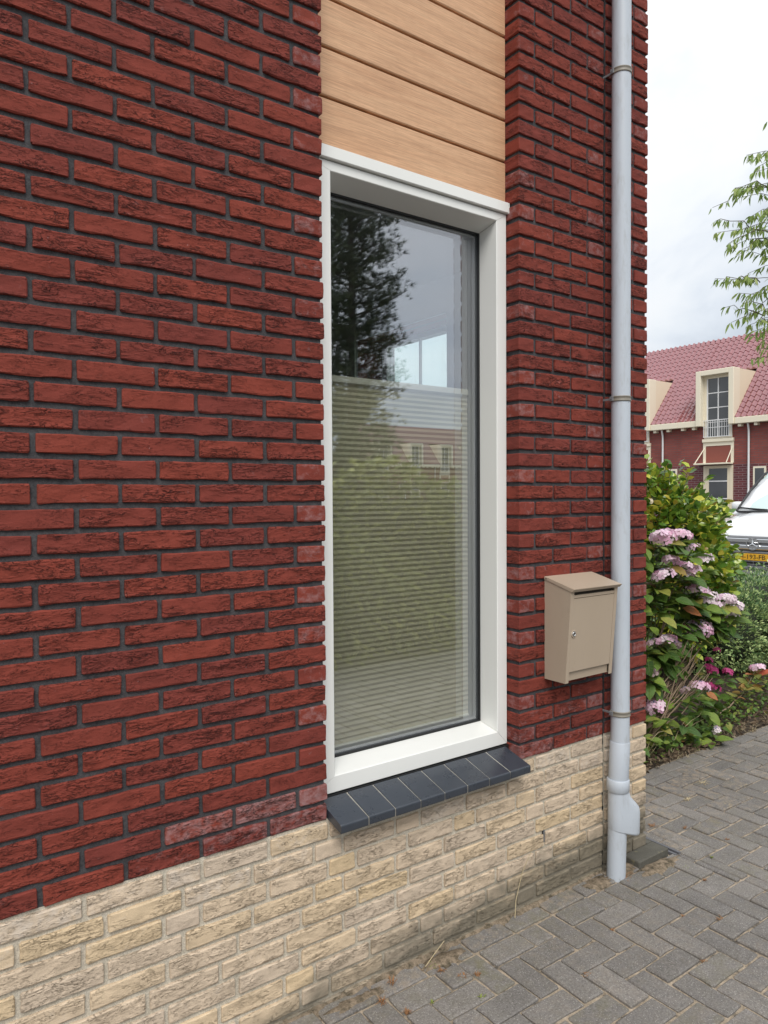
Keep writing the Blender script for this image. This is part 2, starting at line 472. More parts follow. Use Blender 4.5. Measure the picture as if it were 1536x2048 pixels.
MAT['soil'] = q.set(q.ramp(f, [(0.3, (0.030, 0.023, 0.018)), (0.55, (0.075, 0.058, 0.045)), (0.75, (0.17, 0.135, 0.10))]), 0.95, q.bump(f, 1.0, 0.03), None, 0.1)
q = NT('street_ground')
f = q.noise(q.pos(), 1.2, 8, 0.65)
MAT['ground'] = q.set(q.ramp(f, [(0.3, (0.10, 0.097, 0.093)), (0.7, (0.17, 0.163, 0.155))]), 0.92)
q = NT('concrete_slab')
f = q.noise(q.pos(), 24, 6, 0.65); g = q.noise(q.pos(), 300, 3, 0.7)
c = q.mix(f, (0.070, 0.067, 0.057), (0.135, 0.128, 0.108))
c = q.mix(q.ramp(q.noise(q.pos((1,1,1),(3,3,3)), 30, 4, 0.6), [(0.62, 0.0), (0.75, 0.6)]), c, (0.27, 0.24, 0.12))
c = q.mix(0.7, c, q.ramp(g, [(0.3, 0.65), (0.7, 1.4)]), 'MULTIPLY')
MAT['slab'] = q.set(c, 0.9, q.bump(g, 0.6, 0.003), None, 0.2)
MAT['channel'] = simple('drain_grey', (0.12, 0.12, 0.13), 0.6, var=0.2)

def leaf_mat(name, stops, vein=None, rough=0.45, trans=0.25, spec=0.4):
    """colour from object-random (single leaves) or the tint attribute (joined leaves)"""
    q = NT(name)
    oi = q.n('ShaderNodeObjectInfo')
    tr, tg, tb = q.tint()
    at = q.n('ShaderNodeAttribute', attribute_name='tint')
    fac = q.math('FRACT', q.math('ADD', q.math('ADD', oi.outputs['Random'], tr), 0.0))
    c = q.ramp(fac, stops)
    c = q.mix(0.6, c, q.ramp(q.noise(q.pos(), 40, 3, 0.6), [(0.3, 0.75), (0.7, 1.2)]), 'MULTIPLY')
    nrm = None
    if vein:
        ph = q.math('FRACT', q.math('SUBTRACT', q.math('MULTIPLY', tb, 7.0), q.math('MULTIPLY', tg, 1.6)))
        side = q.math('SUBTRACT', 1.0, q.math('DIVIDE', q.math('ABSOLUTE', q.math('SUBTRACT', ph, 0.5)), 0.13, True), True)
        mid = q.math('SUBTRACT', 1.0, q.math('DIVIDE', tg, 0.10, True), True)
        vv = q.math('MAXIMUM', mid, q.math('MULTIPLY', side, 0.55))
        c = q.mix(q.math('MULTIPLY', vv, 0.45), c, vein)
        c = q.mix(q.math('MULTIPLY', q.math('SUBTRACT', tg, 0.86, True), 2.6, True), c, (0.20, 0.15, 0.05))
        nrm = q.bump(vv, 0.6, 0.004)
    q.set(c, rough, nrm, None, spec)
    tl = q.n('ShaderNodeBsdfTranslucent'); q.l(c, tl.inputs[0])
    m_ = q.n('ShaderNodeMixShader'); m_.inputs[0].default_value = trans
    q.l(q.b.outputs[0], m_.inputs[1]); q.l(tl.outputs[0], m_.inputs[2]); q.l(m_.outputs[0], q.out.inputs[0])
    return q.m
MAT['shrubleaf'] = leaf_mat('glossy_shrub_leaf', [(0.0, (0.067, 0.158, 0.026)), (0.40, (0.164, 0.299, 0.045)), (0.72, (0.389, 0.493, 0.060)), (0.90, (0.658, 0.628, 0.083)), (0.98, (0.389, 0.254, 0.053))], rough=0.26, spec=0.75)
MAT['hydleaf'] = leaf_mat('hydrangea_leaf', [(0.0, (0.050, 0.115, 0.022)), (0.45, (0.105, 0.205, 0.034)), (0.90, (0.235, 0.315, 0.050)), (0.975, (0.34, 0.30, 0.07)), (1.0, (0.45, 0.14, 0.06))], rough=0.45, vein=(0.30, 0.36, 0.12))
MAT['autumnleaf'] = leaf_mat('reddening_leaf', [(0.0, (0.120, 0.168, 0.036)), (0.5, (0.240, 0.240, 0.054)), (0.8, (0.360, 0.180, 0.060)), (1.0, (0.480, 0.108, 0.060))])
MAT['hedgeleaf'] = leaf_mat('boxwood_leaf', [(0.0, (0.100, 0.184, 0.075)), (0.5, (0.217, 0.342, 0.133)), (0.85, (0.451, 0.567, 0.233)), (1.0, (0.634, 0.734, 0.333))], rough=0.5)
MAT['treeleaf'] = leaf_mat('cherry_leaf', [(0.0, (0.19, 0.29, 0.07)), (0.5, (0.30, 0.42, 0.11)), (1.0, (0.46, 0.54, 0.19))], rough=0.4, trans=0.45)
MAT['needle'] = leaf_mat('pine_needle', [(0.0, (0.042, 0.060, 0.030)), (0.6, (0.085, 0.112, 0.052)), (1.0, (0.15, 0.17, 0.08))], rough=0.6, trans=0.15)
MAT['streetleaf'] = leaf_mat('street_hedge_leaf', [(0.0, (0.13, 0.16, 0.035)), (0.5, (0.26, 0.29, 0.055)), (1.0, (0.46, 0.45, 0.09))], rough=0.5)
MAT['pink'] = leaf_mat('pink_petal', [(0.0, (0.90, 0.50, 0.71)), (0.5, (0.93, 0.65, 0.80)), (1.0, (0.94, 0.80, 0.88))], rough=0.6, trans=0.35)
MAT['palepink'] = leaf_mat('pale_petal', [(0.0, (0.84, 0.62, 0.76)), (1.0, (0.90, 0.80, 0.82))], rough=0.6, trans=0.3)
MAT['faded'] = leaf_mat('faded_petal', [(0.0, (0.34, 0.20, 0.25)), (1.0, (0.48, 0.36, 0.36))], rough=0.7, trans=0.3)
MAT['magenta'] = leaf_mat('magenta_petal', [(0.0, (0.48, 0.035, 0.18)), (1.0, (0.66, 0.10, 0.30))], rough=0.6, trans=0.3)
MAT['bud'] = simple('blue_grey_bud', (0.20, 0.19, 0.30), 0.7)
MAT['twig'] = simple('brown_twig', (0.25, 0.18, 0.12), 0.85, var=0.4, scale=30)
MAT['stem'] = simple('green_stem', (0.12, 0.13, 0.05), 0.7, var=0.3, scale=30)
MAT['bark'] = simple('grey_bark', (0.13, 0.11, 0.09), 0.9, var=0.35, scale=20)
MAT['straw'] = simple('dry_straw', (0.44, 0.36, 0.22), 0.8, var=0.25, scale=40)
MAT['rustweed'] = simple('rusty_weed', (0.26, 0.13, 0.055), 0.85, var=0.45, scale=60)
MAT['greenweed'] = simple('green_weed', (0.20, 0.24, 0.05), 0.8, var=0.4, scale=60)
MAT['deadleaf'] = simple('dead_leaf', (0.13, 0.09, 0.055), 0.85, var=0.5, scale=50)
MAT['darkcore'] = simple('core_shade', (0.014, 0.020, 0.008), 0.95, var=0.4)  # near-black colour standing in for the shade deep inside foliage

# far houses
q = NT('far_brick')
bt = q.n('ShaderNodeTexBrick')
bt.inputs['Scale'].default_value = 1.0
bt.inputs['Brick Width'].default_value = 0.44; bt.inputs['Row Height'].default_value = 0.13; bt.inputs['Mortar Size'].default_value = 0.014
bt.inputs['Color1'].default_value = (0.20, 0.048, 0.040, 1); bt.inputs['Color2'].default_value = (0.26, 0.066, 0.052, 1); bt.inputs['Mortar'].default_value = (0.13, 0.075, 0.07, 1)
tcn = q.n('ShaderNodeTexCoord'); sx = q.n('ShaderNodeSeparateXYZ'); cx = q.n('ShaderNodeCombineXYZ')
q.l(tcn.outputs['Object'], sx.inputs[0]); q.l(sx.outputs[0], cx.inputs[0]); q.l(sx.outputs[2], cx.inputs[1]); q.l(cx.outputs[0], bt.inputs['Vector'])
MAT['farbrick'] = q.set(q.mix(0.6, bt.outputs[0], q.ramp(q.noise(q.pos(), 0.7, 5, 0.6), [(0.3, 0.8), (0.7, 1.2)]), 'MULTIPLY'), 0.85)
q = NT('far_base_brick')
bt = q.n('ShaderNodeTexBrick')
bt.inputs['Scale'].default_value = 1.0
bt.inputs['Brick Width'].default_value = 0.44; bt.inputs['Row Height'].default_value = 0.13; bt.inputs['Mortar Size'].default_value = 0.02
bt.inputs['Color1'].default_value = (0.085, 0.014, 0.018, 1); bt.inputs['Color2'].default_value = (0.14, 0.022, 0.026, 1); bt.inputs['Mortar'].default_value = (0.19, 0.12, 0.12, 1)
tcn = q.n('ShaderNodeTexCoord'); sx = q.n('ShaderNodeSeparateXYZ'); cx = q.n('ShaderNodeCombineXYZ')
q.l(tcn.outputs['Object'], sx.inputs[0]); q.l(sx.outputs[0], cx.inputs[0]); q.l(sx.outputs[2], cx.inputs[1]); q.l(cx.outputs[0], bt.inputs['Vector'])
MAT['farbase'] = q.set(bt.outputs[0], 0.6)
MAT['tile'] = simple('glazed_roof_tile', (0.25, 0.070, 0.078), 0.22, spec=1.0, var=0.22, scale=3, coat=1.0)
MAT['ridge'] = simple('ridge_tile', (0.13, 0.030, 0.040), 0.4, var=0.2)
MAT['cream'] = simple('cream_paint', (0.74, 0.65, 0.49), 0.5, var=0.05, scale=2)
MAT['creamtrim'] = simple('cream_trim', (0.78, 0.71, 0.56), 0.45)
MAT['whitetrim'] = simple('white_trim', (0.76, 0.76, 0.76), 0.4)
MAT['panel'] = simple('red_brown_panel', (0.235, 0.065, 0.045), 0.6)
MAT['carpaint'] = simple('white_car_paint', (0.78, 0.79, 0.80), 0.22, spec=0.6, coat=0.6)
MAT['carglass'] = NT('car_glass_sky_tint').set((0.55, 0.68, 0.66), 0.08, None, None, 1.0)  # pale cyan of the reflected sky painted into the base colour
MAT['carblack'] = simple('black_trim', (0.02, 0.02, 0.021), 0.5)
MAT['cargrey'] = simple('grey_plastic', (0.17, 0.175, 0.185), 0.5)
MAT['chrome'] = simple('chrome', (0.72, 0.73, 0.74), 0.15, 1.0)
MAT['plate'] = simple('yellow_plate', (0.75, 0.40, 0.02), 0.45)
MAT['platetext'] = simple('plate_black', (0.012, 0.012, 0.012), 0.5)
MAT['lens'] = simple('lamp_lens', (0.62, 0.64, 0.66), 0.1, spec=0.9)
MAT['tyre'] = simple('tyre_rubber', (0.018, 0.018, 0.018), 0.85)

# ------------------------------------------------------------------ setting: ground, paving, bed
kind(MB().add([(-300,-300,-0.09),(300,-300,-0.09),(300,300,-0.09),(-300,300,-0.09)], [(0,1,2,3)]).build('ground', MAT['ground']), 'structure')

pave = kind(MB().quadbox(-1.6, 9.0, -3.5, 0.62, -0.085, -0.0090).build('pavement', MAT['sand']), 'structure')
kind(MB().quadbox(9.02, 30.0, -4.2, 60.0, -0.088, -0.02).build('road', MAT['ground']), 'structure')

def in_view(p, mx_=60, my=60):
    v = Vector(p) - CAM
    z = v.dot(fw)
    if z < 0.2: return None
    x = 768 + 1459.58*v.dot(r2)/z; y = 1024 + 1459.58*v.dot(d2)/z
    if -mx_ < x < 1536+mx_ and -my < y < 2048+my: return z
    return None

def paver(mb, x0, x1, y0, y1, z, b=0.0045, t=None, off=(0,0,0)):
    """block with worn, rounded rim; six rim points per side kept cheap"""
    j = lambda a: random.uniform(-a, a)
    xs = [x0, x0+b, (x0+x1)/2, x1-b, x1]; ys = [y0, y0+b, (y0+y1)/2, y1-b, y1]
    tx, ty = j(0.012), j(0.012)
    V = []; F = []
    cx_, cy_ = (x0+x1)/2, (y0+y1)/2
    for i, X in enumerate(xs):
        for k, Y in enumerate(ys):
            rim = i in (0,4) or k in (0,4)
            corner = i in (0,4) and k in (0,4)
            zz = z + tx*(X-cx_) + ty*(Y-cy_) + (-0.0042 if rim else j(0.0006)) - (0.0015 if corner else 0)
            xx, yy = X, Y
            if rim: xx += j(0.0022); yy += j(0.0022)
            if corner: xx += (cx_-X)*0.02; yy += (cy_-Y)*0.03
            V.append((xx-off[0], yy-off[1], zz-off[2]))
    for i in range(4):
        for k in range(4):
            a = i*5+k
            F.append((a, a+5, a+6, a+1))
    ring = [i*5 for i in range(5)] + [20+k for k in range(1,5)] + [i*5+4 for i in (3,2,1,0)] + [k for k in (3,2,1)]
    n = len(V)
    for r_ in ring: V.append((V[r_][0], V[r_][1], z-0.05-off[2]))
    m = len(ring)
    for i in range(m):
        a, b2 = ring[i], ring[(i+1) % m]
        F.append((b2, a, n+i, n+(i+1) % m))
    mb.add(V, F, 0, t)

U = 0.1022
X0H, Y0H = 2.0, -0.092
blocks = []
GAP = 0.0046
def herr():
    for i in range(-36, 70):
        for j in range(-7, 41):
            k = (i-j) % 4
            x = X0H+i*U; yt = Y0H-(j-1)*U
            if k == 1: blocks.append((x, x+2*U, yt-U, yt))
            elif k == 0: blocks.append((x, x+U, yt-2*U, yt))
def clip_blocks():
    out = []
    for (a, b, c, d) in blocks:
        regs = [(-1.6, 3.06, -3.48, Y0H), (3.06, 9.0, -3.48, 0.49)]
        for (ra, rb, rc, rd) in regs:
            a2, b2, c2, d2_ = max(a, ra), min(b, rb), max(c, rc), min(d, rd)
            if b2-a2 > 0.03 and d2_-c2 > 0.03:
                if a2 == ra and ra > 0 and False: continue
                out.append((a2, b2, c2, d2_))
    return out
herr()
blocks = clip_blocks()
# border course along the facade, and along the planting bed
xb = -1.6+0.15
bx = []
x = 2.2 - 18*0.2075
while x < 2.62:
    bx.append((x, x+0.2075, Y0H, 0.004 if False else -0.002)); x += 0.2075
x = 3.06
while x < 8.9:
    bx.append((x, x+0.2075, 0.49, 0.585)); x += 0.2075
scored = []
for (a, b, c, d) in blocks + bx:
    cx_, cy_ = (a+b)/2, (c+d)/2
    z = in_view((cx_, cy_, 0))
    scored.append((z if z else 99.0, a, b, c, d))
scored.sort()
rest = MB()
wide_rng = random.Random(3)
for n_, (z, a, b, c, d) in enumerate(scored):
    g2 = GAP + wide_rng.uniform(-0.001, 0.0015)
    zz = wide_rng.uniform(-0.0032, 0.0032)
    nearwall = max(0.0, 1 - abs((c+d)/2)/0.35) if a < 3 else 0.3
    t = (wide_rng.random(), min(1, 0.15 + 0.8*nearwall*wide_rng.random() + (0.5 if wide_rng.random() < 0.08 else 0)),
         min(1, (0.9 if c > -0.12 or c > 0.4 else 0.25)*wide_rng.random()))
    sk = wide_rng.uniform(-0.0012, 0.0012)
    if n_ < 300 and z < 90:
        mb = MB()
        o = ((a+b)/2, (c+d)/2, 0)
        paver(mb, a+g2, b-g2, c+g2, d-g2, zz, 0.0045, t, o)
        ob = mb.build('paving_brick', MAT['paver'], pave, False, o)
        ob.rotation_euler = (0, 0, wide_rng.uniform(-0.012, 0.012))
    else:
        paver(rest, a+g2, b-g2, c+g2, d-g2, zz, 0.0045, t)
kind(rest.build('paving_bricks_beyond', MAT['paver'], pave, False), 'stuff')

# uneven sand fillet against the wall and by the pipe
def sand_strip(name, x0, x1, w0, w1, n, h, seed):
    rg = random.Random(seed)
    V = []; F = []
    for i in range(n+1):
        xx = x0+(x1-x0)*i/n
        w = rg.uniform(w0, w1)*math.sin(math.pi*min(1, (i+0.4)/4.0, (n-i+0.4)/4.0)/2)
        hh = h*rg.uniform(0.5, 1.2)
        V += [(xx, 0.012, hh), (xx, -w*0.4, hh*0.8), (xx, -w, -0.006)]
    for i in range(n):
        a = i*3
        F += [(a, a+1, a+4, a+3), (a+1, a+2, a+5, a+4)]
    return kind(MB().add(V, F).build(name, MAT['loosesand'], None, True), 'stuff')
sand_strip('sand', -0.4, 2.62, 0.008, 0.040, 110, 0.008, 5)
def sand_patch(cx_, cy_, rx_, ry_, h, seed):
    rg = random.Random(seed)
    V = [(cx_, cy_, h)]; F = []
    for rr in (0.45, 0.8, 1.0):
        for k in range(22):
            w = 2*math.pi*k/22
            q_ = rr*(1 + (rg.uniform(-0.28, 0.28) if rr > 0.5 else 0))
            V.append((cx_+rx_*q_*math.cos(w), cy_+ry_*q_*math.sin(w), h*(1-rr**2)*rg.uniform(0.6, 1.2) - (0.007 if rr == 1 else 0)))
    for k in range(22):
        k2 = (k+1) % 22
        F.append((0, 1+k, 1+k2))
        for r_ in (0, 1):
            F.append((1+22*r_+k, 1+22*(r_+1)+k, 1+22*(r_+1)+k2, 1+22*r_+k2))
    return V, F
mb = MB()
for a in [(2.88, -0.125, 0.15, 0.045, 0.010, 1), (2.71, -0.045, 0.09, 0.05, 0.012, 2), (2.53, -0.05, 0.09, 0.04, 0.008, 3), (1.67, -0.055, 0.10, 0.035, 0.008, 4), (1.30, -0.05, 0.14, 0.03, 0.007, 8)]:
    V, F = sand_patch(*a); mb.add(V, F)
kind(mb.build('sand_by_pipe', MAT['loosesand'], None, True), 'stuff')

# planting bed: bumpy soil sheet beyond the border course
V = []; F = []
rg = random.Random(11)
nx, ny = 60, 26
for i in range(nx+1):
    for k in range(ny+1):
        xx = 2.96+5.9*i/nx; yy = 0.592+3.0*k/ny
        V.append((xx, yy, -0.012+min(0.06, 0.15*k/ny)+rg.uniform(0, 0.022)))
for i in range(nx):
    for k in range(ny):
        a = i*(ny+1)+k
        F.append((a, a+ny+1, a+ny+2, a+1))
kind(MB().add(V, F).build('planting_bed', MAT['soil'], None, True), 'structure')

# ------------------------------------------------------------------ the house
house = thing('brick_house', 'red brick house with pale yellow brick base, tall white window and oak cladding', 'house', (2.95, 0, 0))
HL = Vector((2.95, 0, 0))
def hpart(mb, name, mats, parent=house, smooth=False):
    """mesh coordinates are world; shift them to the house's origin"""
    mb.v = [(p[0]-HL.x, p[1]-HL.y, p[2]-HL.z) for p in mb.v]
    return mb.build(name, mats, parent, smooth)

C0, PIT_Z, BH, JT = 0.606, 0.0648, 0.0505, 0.0135
# mortar faces sit 8 mm behind the brick faces
red_wall = hpart(MB().quadbox(-2.0, 1.214, 0.008, 0.30, 0.604, 5.4)
                 .quadbox(2.122, 2.638, 0.008, 0.30, 0.604, 5.4).quadbox(2.650, 2.942, 0.008, 0.30, 0.604, 5.4)
                 .quadbox(2.638, 2.650, 0.03, 0.30, 0.604, 5.4)
                 .quadbox(1.214, 2.122, 0.10, 0.30, 4.60, 5.4), 'red_wall', MAT['mortar_red'])
plinth_wall = hpart(MB().quadbox(-2.0, 2.638, 0.008, 0.30, -0.3, 0.6035).quadbox(2.650, 2.942, 0.008, 0.30, -0.3, 0.6035).quadbox(2.638, 2.650, 0.03, 0.30, -0.3, 0.6035),
                    'plinth_wall', MAT['mortar_yellow'])

def brick(mb, x0, x1, z0, z1, depth, t, rg, off=(0,0,0), rough=1.0):
    """one hand-moulded brick: worn arrises, uneven face"""
    L, H = x1-x0, z1-z0
    b = 0.0032
    xs = [0, b] + ([L*0.2, L*0.4, L*0.6, L*0.8] if L > 0.13 else [L*0.5]) + [L-b, L]
    zs = [0, b, H*0.5, H-b, H]
    yj = rg.uniform(-0.0022, 0.0012); tl = rg.uniform(-0.02, 0.02)
    nx_, nz_ = len(xs), len(zs)
    V = []; F = []
    j = lambda a: rg.uniform(-a, a)*rough
    for i, X in enumerate(xs):
        for k, Z in enumerate(zs):
            ex, ez = i in (0, nx_-1), k in (0, nz_-1)
            y = yj + tl*(X-L/2)*0.25
            xx, zz = X, Z
            if ex and ez: y += 0.0044; xx += (0.0018 if i == 0 else -0.0018); zz += (0.0018 if k == 0 else -0.0018)
            elif ex or ez: y += 0.0026+j(0.001)
            else: y += j(0.0011)
            if ez: zz += j(0.0019)
            if ex: xx += j(0.0010)
            V.append((x0+xx-off[0], y-off[1], z0+zz-off[2]))
    for i in range(nx_-1):
        for k in range(nz_-1):
            a = i*nz_+k
            F.append((a, a+nz_, a+nz_+1, a+1))
    ring = [i*nz_ for i in range(nx_)] + [(nx_-1)*nz_+k for k in range(1, nz_)] + [i*nz_+nz_-1 for i in range(nx_-2, -1, -1)] + [k for k in range(nz_-2, 0, -1)]
    n = len(V); m = len(ring)
    for r_ in ring: V.append((V[r_][0], depth-off[1], V[r_][2]))
    for i in range(m):
        a, b2 = ring[i], ring[(i+1) % m]
        F.append((a, n+i, n+(i+1) % m, b2))
    mb.add(V, F, 0, t)

rg = random.Random(21)
specs = []           # x0, x1, z0, z1, depth, tint
for k in range(0, 62):
    z0 = C0 + k*PIT_Z + 0.0005
    z1 = z0 + BH
    # left of the window
    if z1 < 4.62:
        x = 1.222
        first = 0.1 if k % 2 else 0.2032
        depth = 0.11
        while x > -1.75:
            L = first if x == 1.222 else 0.2032
            x0 = x - L
            cr_ = rg.choice([0.55, 0.85, 1.0, 1.0, 0.9, 0.35])
            bl = rg.choice([0.0, 0.05, 0.12, 0.2])
            if L < 0.12: cr_, bl = rg.choice([0.05, 0.15, 0.4]), rg.choice([0.25, 0.45, 0.6])
            if k < 2 and x0 > 0.55: bl = rg.uniform(0.3, 0.9)
            specs.append((x0 + rg.uniform(-0.0015, 0.0015), x + (rg.uniform(-0.0028, 0.0018) if depth > .1 else 0), z0, z1, depth, (rg.random(), cr_, bl)))
            x = x0 - JT
            depth = 0.03
    # pier right of the window
    if k % 2: segs = [(2.114, 2.2005, .11), (2.214, 2.4165, .03), (2.430, 2.634, .03), (2.653, 2.841, .03), (2.8545, 2.95, .11)]
    else: segs = [(2.114, 2.3085, .11), (2.322, 2.5225, .03), (2.536, 2.634, .03), (2.653, 2.735, .03), (2.7485, 2.95, .11)]
    for (a, b, dp) in segs:
        L = b-a
        cr_ = rg.choice([0.5, 0.8, 1.0, 1.0, 0.35]); bl = rg.choice([0.0, 0.1, 0.2, 0.3])
        if L < 0.12: cr_, bl = rg.choice([0.05, 0.2, 0.5]), rg.choice([0.2, 0.4, 0.6])
        if k < 3: bl = max(bl, rg.uniform(0.0, 0.8))
        specs.append((a, b, z0+rg.uniform(-0.0008, 0.0008), z1, dp, (rg.random()*0.9, cr_, bl)))
def depth_of(s):
    z = in_view(((s[0]+s[1])/2, 0, (s[2]+s[3])/2))
    return z if z else 99.0
specs.sort(key=depth_of)
mbr = MB()
for n_, s in enumerate(specs):
    a, b, z0, z1, dp, t = s
    if n_ < 300:
        mb = MB()
        o = ((a+b)/2, 0, (z0+z1)/2)
        brick(mb, a, b, z0, z1, dp, t, rg, o)
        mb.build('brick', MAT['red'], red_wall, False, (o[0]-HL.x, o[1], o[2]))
    else:
        brick(mbr, a, b, z0, z1, dp, t, rg, (HL.x, 0, 0))
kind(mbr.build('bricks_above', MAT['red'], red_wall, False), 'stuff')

# wild bond base
ys = []; prev = []
rg = random.Random(33)
for j in range(10):
    zt = 0.5935 - j*PIT_Z; zb = zt - 0.0505
    for (xa, xb, rev) in ((-1.75, 2.634, False), (2.653, 2.95, True)):
        if rev:
            sg = [(2.653, 2.735), (2.7485, 2.95)] if j % 2 else [(2.653, 2.841), (2.8545, 2.95)]
        else:
            best = None
            for _try in range(60):
                sg = []; x = xb; run = 0
                L = rg.choice([0.2032, 0.2032, 0.097, 0.15])
                while x > xa:
                    sg.append((x-L, x)); x -= L+JT
                    L = 0.2032
                    run += 1
                    if run > 1 and rg.random() < 0.28: L = 0.097; run = 0
                cost = sum(1 for (a, b) in sg for q_ in prev if abs(a-q_) < 0.030)
                if best is None or cost < best[0]: best = (cost, sg)
            sg = best[1]; prev = [a for (a, b) in sg]
        for (a, b) in sg:
            cr_ = 0.2 if b-a < 0.12 and rg.random() < 0.7 else rg.choice([0.7, 1.0, 1.0, 0.85])
            bl = rg.choice([0.0, 0.05, 0.15, 0.35]) if j > 1 else rg.choice([0.2, 0.5, 0.8])
            ys.append((a, b, zb, zt, 0.11 if abs(b-2.95) < 1e-6 else 0.03, (rg.random(), cr_, bl)))
for (a, b, z0, z1, dp, t) in ys:
    mb = MB(); o = ((a+b)/2, 0, (z0+z1)/2)
    brick(mb, a, b, z0, z1, dp, t, rg, o)
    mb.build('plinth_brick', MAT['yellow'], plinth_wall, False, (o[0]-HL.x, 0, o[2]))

# movement joint: a rough dark bead in the slot
V = []; F = []
zz = 0.02; i = 0
while zz < 4.7:
    w = rg.uniform(0.0048, 0.0075); dx = rg.uniform(-0.0015, 0.0015); y = 0.012 + rg.uniform(-0.003, 0.004)
    V += [(2.6435+dx-w, y, zz), (2.6435+dx+w, y+rg.uniform(-.002, .002), zz)]
    if i: F.append((2*i-2, 2*i-1, 2*i+1, 2*i))
    zz += 0.021; i += 1
hpart(MB().add(V, F), 'joint_filler', MAT['rubber'])

# weep vents in the base joints
for (vx, vz) in ((1.2716, 0.242), (2.2554, 0.260)):
    mb = MB().quadbox(vx-0.004, vx+0.004, 0.001, 0.02, vz-0.026, vz+0.026)
    for k in range(8): mb.quadbox(vx-0.0045, vx+0.0045, -0.001, 0.001, vz-0.024+k*0.0065, vz-0.021+k*0.0065, 1)
    hpart(mb, 'weep_vent', [MAT['rubber'], MAT['cargrey']])

# cladding boards
backing = hpart(MB().quadbox(1.216, 2.120, 0.090, 0.12, 2.80, 4.60), 'cladding', MAT['groove'])
PZ = 0.1634
for k in range(11):
    z0 = 2.822 + k*PZ
    a, b, y0, y1, zt = 1.216, 2.1135, 0.0745, 0.0895, z0+PZ-0.0085
    mb = MB()
    V = [(a, y0+0.003, z0), (b, y0+0.003, z0), (a, y0, z0+0.004), (b, y0, z0+0.004), (a, y0, zt-0.004), (b, y0, zt-0.004), (a, y0+0.004, zt), (b, y0+0.004, zt), (a, y1, zt), (b, y1, zt), (a, y1, z0), (b, y1, z0)]
    F = [(0,1,3,2), (2,3,5,4), (4,5,7,6), (6,7,9,8), (10,11,1,0), (1,11,9,7,5,3), (0,2,4,6,8,10)]
    mb.add(V, F, 0, (rg.random(), rg.random(), 0))
    hpart(mb, 'cladding_plank', MAT['oak'], backing)

# window frame: four mitred lengths with a hairline at each mitre
fo = (1.196, 2.1125, 0.654, 2.7705)       # outer x0,x1,z0,z1
fi = (1.294, 2.0585, 0.7115, 2.7370)      # front inner edge
fb = (1.299, 2.0545, 0.7330, 2.7130)      # at the glass
yf, yb = 0.067, 0.166
def corners(r_): return [(r_[0], r_[2]), (r_[1], r_[2]), (r_[1], r_[3]), (r_[0], r_[3])]
co, ci, cb = corners(fo), corners(fi), corners(fb)
mb = MB()
ctr = ((fi[0]+fi[1])/2, (fi[2]+fi[3])/2)
for s in range(4):
    a, b = s, (s+1) % 4
    def pt(cn, idx, other, y):
        p, o_ = Vector((cn[idx][0], 0, cn[idx][1])), Vector((cn[other][0], 0, cn[other][1]))
        d = (o_-p).normalized()*0.0007
        return (p.x+d.x, y, p.z+d.z)
    e_ = 0.0025
    ci1 = [(ci[i][0], ci[i][1]) for i in range(4)]
    def inset(c_, k_):
        return [(x_ + (k_ if x_ < ctr[0] else -k_), z_ + (k_ if z_ < ctr[1] else -k_)) for (x_, z_) in c_]
    rings = [(co, yb), (co, yf+e_), (inset(co, e_), yf), (inset(ci1, -e_), yf), (ci1, yf+e_), (cb, yb-0.004), (cb, yb+0.06)]
    V = []
    for (cn, y) in rings:
        V += [pt(cn, a, b, y), pt(cn, b, a, y)]
    F = [(2*i, 2*i+1, 2*i+3, 2*i+2) for i in range(len(rings)-1)]
    # mitre end faces
    F += [tuple(2*i for i in range(len(rings))), tuple(2*i+1 for i in reversed(range(len(rings))))]
    mb.add(V, F)
wframe = hpart(mb, 'window_frame', MAT['frame'])
bm_ = bmesh.new(); bm_.from_mesh(wframe.data); bmesh.ops.recalc_face_normals(bm_, faces=bm_.faces); bm_.to_mesh(wframe.data); bm_.free()
# drip cap over the frame
mb = MB().quadbox(1.200, 2.1128, 0.0535, 0.0890, 2.7735, 2.8145, 0, 0.002).quadbox(2.1132, 2.1168, 0.0525, 0.0890, 2.7725, 2.8270, 0, 0.0006)
hpart(mb, 'drip_cap', MAT['frame'], wframe)
# gasket, spacer, glass
def ring_mb(r0, w, y0, y1):
    x0, x1, z0, z1 = r0
    return MB().quadbox(x0, x0+w, y0, y1, z0, z1).quadbox(x1-w, x1, y0, y1, z0, z1).quadbox(x0+w, x1-w, y0, y1, z0, z0+w).quadbox(x0+w, x1-w, y0, y1, z1-w, z1)
gx = (fb[0]+0.0005, fb[1]-0.0005, fb[2]+0.0005, fb[3]-0.0005)
hpart(ring_mb(gx, 0.0060, yb-0.006, yb+0.004), 'gasket', MAT['rubber'], wframe)
hpart(ring_mb((gx[0], gx[1], gx[2], gx[3]), 0.016, yb+0.0102, yb+0.0225), 'spacer_bar', MAT['spacer'], wframe)
hpart(ring_mb((gx[0], gx[1], gx[2], gx[3]), 0.012, yb+0.0300, yb+0.055), 'inner_gasket', MAT['spacer'], wframe)
def pane(x0, x1, z0, z1, y0, y1): return MB().quadbox(x0, x1, y0, y1, z0, z1)
hpart(pane(gx[0]+.001, gx[1]-.001, gx[2]+.001, gx[3]-.001, yb+0.005, yb+0.028), 'glass_pane', MAT['glass'], wframe)

